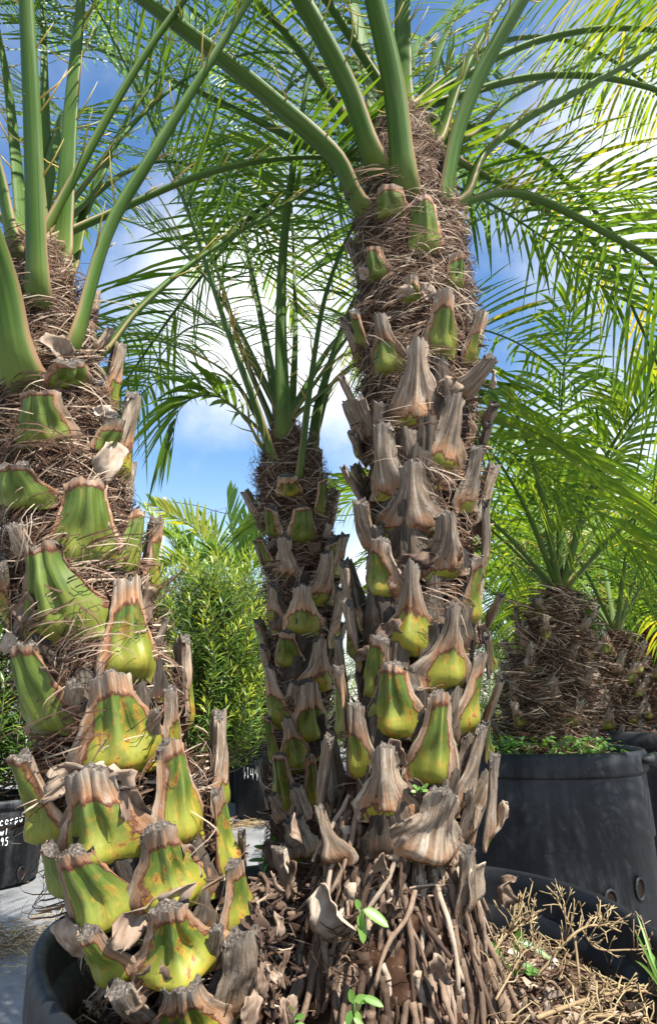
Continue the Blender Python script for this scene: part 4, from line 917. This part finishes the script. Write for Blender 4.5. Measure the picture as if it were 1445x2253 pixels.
# ---- small growth and litter
def seedling(label, px, py, d, leaves, seed, size=1.0, mat='weed', tint=.6, cat='weed'):
    rg = np.random.default_rng(seed); c = P(px, py, d); root = thing('seedling', label, cat, c)
    tips = []
    for k, (lx, ly, ln, ang, wd) in enumerate(leaves):
        e = P(lx, ly, d-.004*k); m_ = mpp(lx, ly, d)
        b = MB(); tube(b, catmull(np.array([c, (c+e)/2+np.array([0, -.004, .004]), e]), 7), .0009*size, 5, .5); b.build('stalk', M['weed'], root)
        dr = np.array([math.cos(ang), -.25, math.sin(ang)]); dr = unit(dr); nn = unit(np.array([.15, -.75, .65])); nn = unit(nn-dr*np.dot(nn, dr)); S = np.cross(dr, nn)
        vs = []; n = 9
        for i in range(n):
            t_ = i/(n-1); w_ = wd*m_*.5*math.sqrt(max(0, 1-(2*t_-1)**2))*(1.1-.3*t_)+.0001
            q = e+dr*ln*m_*t_-np.array([0, 0, 1])*ln*m_*.12*t_*t_
            vs += [q-S*w_+nn*w_*.3, q, q+S*w_+nn*w_*.3]
        f = []
        for i in range(n-1): a = 3*i; f += [(a, a+1, a+4, a+3), (a+1, a+2, a+5, a+4)]
        b = MB(); b.add(vs, f, tint+rg.normal(0, .06)); b.build('leaf', M[mat], root)
    return root
seedling('bright two-leaved seedling growing out of the root skirt', 795, 2060, .80, [(792, 2010, 52, -1.45, 22), (800, 2000, 60, -.45, 26), (790, 2000, 26, 1.9, 16)], 1)
seedling('small clover-like seedling in the mulch below the root skirt', 778, 2262, .78, [(775, 2205, 34, 1.75, 18), (780, 2200, 38, .2, 20), (800, 2195, 44, -.2, 18), (770, 2225, 26, -1.8, 16), (785, 2225, 24, -1.4, 14), (778, 2240, 30, -.6, 14)], 2)
seedling('tiny green seedling at the foot of the leaning trunk', 645, 2275, .76, [(640, 2235, 26, 1.7, 14), (650, 2240, 24, .4, 12), (655, 2252, 22, -.3, 12)], 3)
seedling('dull grey-green weed leaning over the pot edge between the trunks', 568, 1960, 1.12, [(600, 1868, 34, 1.5, 14), (598, 1872, 44, 2.75, 12), (600, 1876, 34, -2.3, 12), (585, 1890, 26, 1.5, 12), (582, 1893, 36, 3.0, 10), (600, 1882, 34, -.9, 14)], 4, tint=.1)
seedling('pale sprout clinging among the dried leaf bases', 925, 1745, .82, [(918, 1736, 16, 2.4, 9), (932, 1734, 16, .9, 8), (928, 1740, 14, .1, 8), (915, 1742, 12, 3.0, 8)], 5)
seedling('low broad weed beside the root skirt on the right', 1130, 2150, .98, [(1100, 2100, 40, 2.2, 22), (1130, 2085, 50, 1.2, 22), (1140, 2070, 70, -.35, 20), (1110, 2120, 40, 3.0, 20), (1150, 2120, 34, -.6, 18), (1155, 2140, 30, .3, 18)], 6, tint=.45)
def grass(label, px, py, d, n, seed, h=.12, spread=.4, mat='weed', tint=.6):
    rg = np.random.default_rng(seed); c = P(px, py, d); root = thing('grass_tuft', label, 'grass', c)
    for k in range(n):
        dr = unit(np.array([rg.normal(0, spread), rg.normal(0, spread), 1])); L = h*rg.uniform(.6, 1.1)
        v, f = leaflet_geo(c+rg.normal(0, .004, 3), dr, np.array([0, -1.0, .2]), L, .0016, rg.uniform(.1, .5), 6); b = MB(); b.add(v, f, tint+rg.normal(0, .08)); b.build('blade', M[mat], root)
grass('thin green grass tuft against the pot rim', 1455, 2180, .84, 7, 8, .10, .35)
# dried, many-branched stalks poking from the soil
def stalk(label, pts, seed, rad=.0024, ntw=16, tl=.03):
    rad *= .72; ntw = int(ntw*1.4)
    rg = np.random.default_rng(seed); path = catmull(np.array([P(*q) for q in pts]), 30); root = thing('dried_stalk', label, 'dried stalk', path[0])
    b = MB(); tube(b, path, np.linspace(rad, rad*.5, 30), 7, .55, noise=.06, rng=rg); b.build('stem', M['straw'], root)
    b = MB(); T = tangents(path)
    for k in range(ntw):
        i = rg.integers(3, 29); d = unit(T[i]*.5+np.array([rg.normal(0, .5), rg.normal(0, .5), rg.normal(.6, .5)])); L = tl*rg.uniform(.4, 1.2); e = path[i]
        w_ = [e, e+d*L*.5+rg.normal(0, .002, 3), e+d*L+rg.normal(0, .003, 3)]; tube(b, w_, np.array([rad*.45, rad*.4, rad*.25]), 5, float(rg.uniform(.4, .9)))
        for q in range(rg.integers(1, 4)):
            s = w_[1]+(w_[2]-w_[1])*rg.uniform(0, 1); d2 = unit(d+rg.normal(0, .7, 3)); tube(b, [s, s+d2*L*.35], np.array([rad*.35, rad*.2]), 4, float(rg.uniform(.4, .9)))
    o = b.build('twig', M['straw'], root); o['kind'] = 'stuff'
stalk('long tan dried stalk lying across the soil by the right rim', [(1180, 2240, .82), (1290, 2200, .86), (1380, 2180, .9), (1470, 2190, .93)], 81, .0034, 24)
stalk('upright dried stalk with short side twigs against the pot wall', [(1275, 2170, .92), (1262, 2060, .94), (1240, 2010, .95), (1222, 1975, .96)], 82, .0024, 10)
stalk('slanting dried stalk with a feathery tip by the pot wall', [(1180, 2150, .92), (1262, 2055, .93), (1320, 2035, .94), (1365, 2050, .95)], 83, .0026, 22)
stalk('curving dried stalk dipping towards the right rim', [(1270, 2030, .95), (1310, 2085, .95), (1380, 2090, .94), (1470, 2085, .93)], 84, .0022, 14)
stalk('short tangled dried stalk beside the root skirt', [(1075, 2110, .92), (1110, 2060, .93), (1140, 2040, .94), (1175, 2005, .94)], 85, .0026, 26)
stalk('low dried stalk half buried in front of the long tan one', [(1240, 2270, .80), (1320, 2235, .84), (1400, 2240, .86), (1470, 2270, .87)], 86, .0026, 22)
stalk('thin dried stalk between root skirt and weed', [(1090, 2200, .85), (1130, 2130, .88), (1160, 2090, .90), (1200, 2110, .93)], 87, .002, 18)

rg = np.random.default_rng(99)
def litter(name, label, pts, tints, matname, size, cat='litter', asp=.4):
    b = MB()
    for (x, y, zz), tn in zip(pts, tints):
        u = unit(rg.normal(0, 1, 3)*np.array([1, 1, .45])); v = unit(np.cross(u, rg.normal(0, 1, 3)))*asp*rg.uniform(.4, 1.3); w_ = np.cross(u, v); s = size*rg.uniform(.4, 1.4); c = np.array([x, y, zz])
        q = [c-u*s-v*s*.6, c-u*s*.7+v*s, c+w_*s*.25-v*s*1.1, c+w_*s*.3+v*s*.9, c+u*s-v*s*.4, c+u*s*.9+v*s*.5]; th = np.array([0, 0, -.0016])
        b.add(q+[a+th for a in q], [(0, 2, 3, 1), (2, 4, 5, 3), (6, 7, 9, 8), (8, 9, 11, 10), (0, 1, 7, 6), (4, 10, 11, 5), (1, 3, 9, 7), (3, 5, 11, 9), (0, 6, 8, 2), (2, 8, 10, 4)], float(tn))
    o = b.build(name, M[matname], smooth=False); o['kind'] = 'stuff'; tag(o, label, cat); return o
pts = []
for k in range(2600):
    a = rg.uniform(0, 6.28); r_ = .33*math.sqrt(rg.uniform(0, 1)); pts.append((PX+r_*math.sin(a), PY+r_*math.cos(a), SOIL+rg.uniform(-.004, .012)))
litter('mulch', 'brown husk and bark mulch covering the soil in the big pot', pts, rg.uniform(.05, .85, len(pts)), 'litter', .009)
pts = []
for k in range(420):                                             # heap of torn sheaths between the leaning and the tall trunk
    q = P(rg.normal(590, 55), rg.uniform(1930, 2260), rg.uniform(.84, 1.0)); q[2] = max(q[2], SOIL); pts.append(q)
litter('sheath_litter', 'heap of torn brown leaf sheaths between leaning and tall trunks', pts, rg.uniform(.0, .5, len(pts)), 'husk', .009, asp=.2)
b = MB()
for k in range(900):                                             # straw and rootlets over the soil
    a = rg.uniform(0, 6.28); r_ = .33*math.sqrt(rg.uniform(0, 1)); p = np.array([PX+r_*math.sin(a), PY+r_*math.cos(a), SOIL+rg.uniform(.002, .02)])
    d = unit(rg.normal(0, 1, 3)*np.array([1, 1, .35])); L = rg.uniform(.015, .06); tube(b, [p, p+d*L*.5+rg.normal(0, .004, 3), p+d*L], np.array([.0009, .0008, .0005]), 4, float(rg.uniform(.1, .9)), cap=False)
o = b.build('dry_rootlets', M['straw']); o['kind'] = 'stuff'; tag(o, 'fine straw-coloured rootlets strewn over the soil in the big pot', 'litter')
def straw_patch(name, label, px, py, n, sx, sy):
    b = MB(); c = on_z(px, py, .006)
    for k in range(n):
        p = c+np.array([rg.normal(0, sx), rg.normal(0, sy), rg.uniform(0, .012)]); d = unit(rg.normal(0, 1, 3)*np.array([1, 1, .15])); L = rg.uniform(.02, .09)
        tube(b, [p, p+d*L*.5, p+d*L+rg.normal(0, .006, 3)*np.array([1, 1, .3])], .0012, 4, float(rg.uniform(.2, 1)), cap=False)
    o = b.build(name, M['straw']); o['kind'] = 'stuff'; tag(o, label, 'litter')
straw_patch('dry_grass', 'dry grass clippings on the weed mat before the chalk-priced pot', 535, 1815, 260, .085, .06)
straw_patch('dry_grass', 'brown grass debris on the weed mat by the big pot', -10, 2080, 500, .12, .10)
for k, (px, py, px2, py2) in enumerate([(88, 2010, 115, 2006), (25, 1948, 65, 1940), (122, 2002, 140, 2000), (560, 1872, 590, 1866)]):
    p, e = on_z(px, py, .006), on_z(px2, py2, .008); b = MB(); tube(b, catmull(np.array([p, (p+e)/2+np.array([0, .01, .006]), e]), 7), np.array([.003, .006, .007, .006, .007, .005, .002]), 6, .35, noise=.15, rng=rg)
    tag(b.build('twig', M['bark']), ['broken brown twig on the weed mat left of the trunks', 'pale thin twig on the mat before the chalk-lettered pot', 'stub of twig beside the broken brown one', 'twig on the mat between the trunks'][k], 'twig')
b = MB(); c0 = np.array([.42, 2.0, .56])                           # creeping weeds in the gripped pot
p = np.stack([rg.uniform(.30, .74, 700), rg.uniform(1.93, 2.2, 700), .555+rg.uniform(0, .05, 700)], 1); d = rg.normal(0, 1, (700, 3)); d[:, 2] = abs(d[:, 2])*.5; d /= np.linalg.norm(d, axis=1)[:, None]
nn = rg.normal(0, .4, (700, 3))+np.array([0, 0, 1]); leaf_batch(b, p, d, nn, rg.uniform(.012, .026, 700), rg.uniform(.004, .008, 700), rg.uniform(.0, .55, 700))
o = b.build('creeping_weeds', M['weed']); o['kind'] = 'stuff'; tag(o, 'fresh green creeping weeds on the soil of the gripped pot', 'weed')
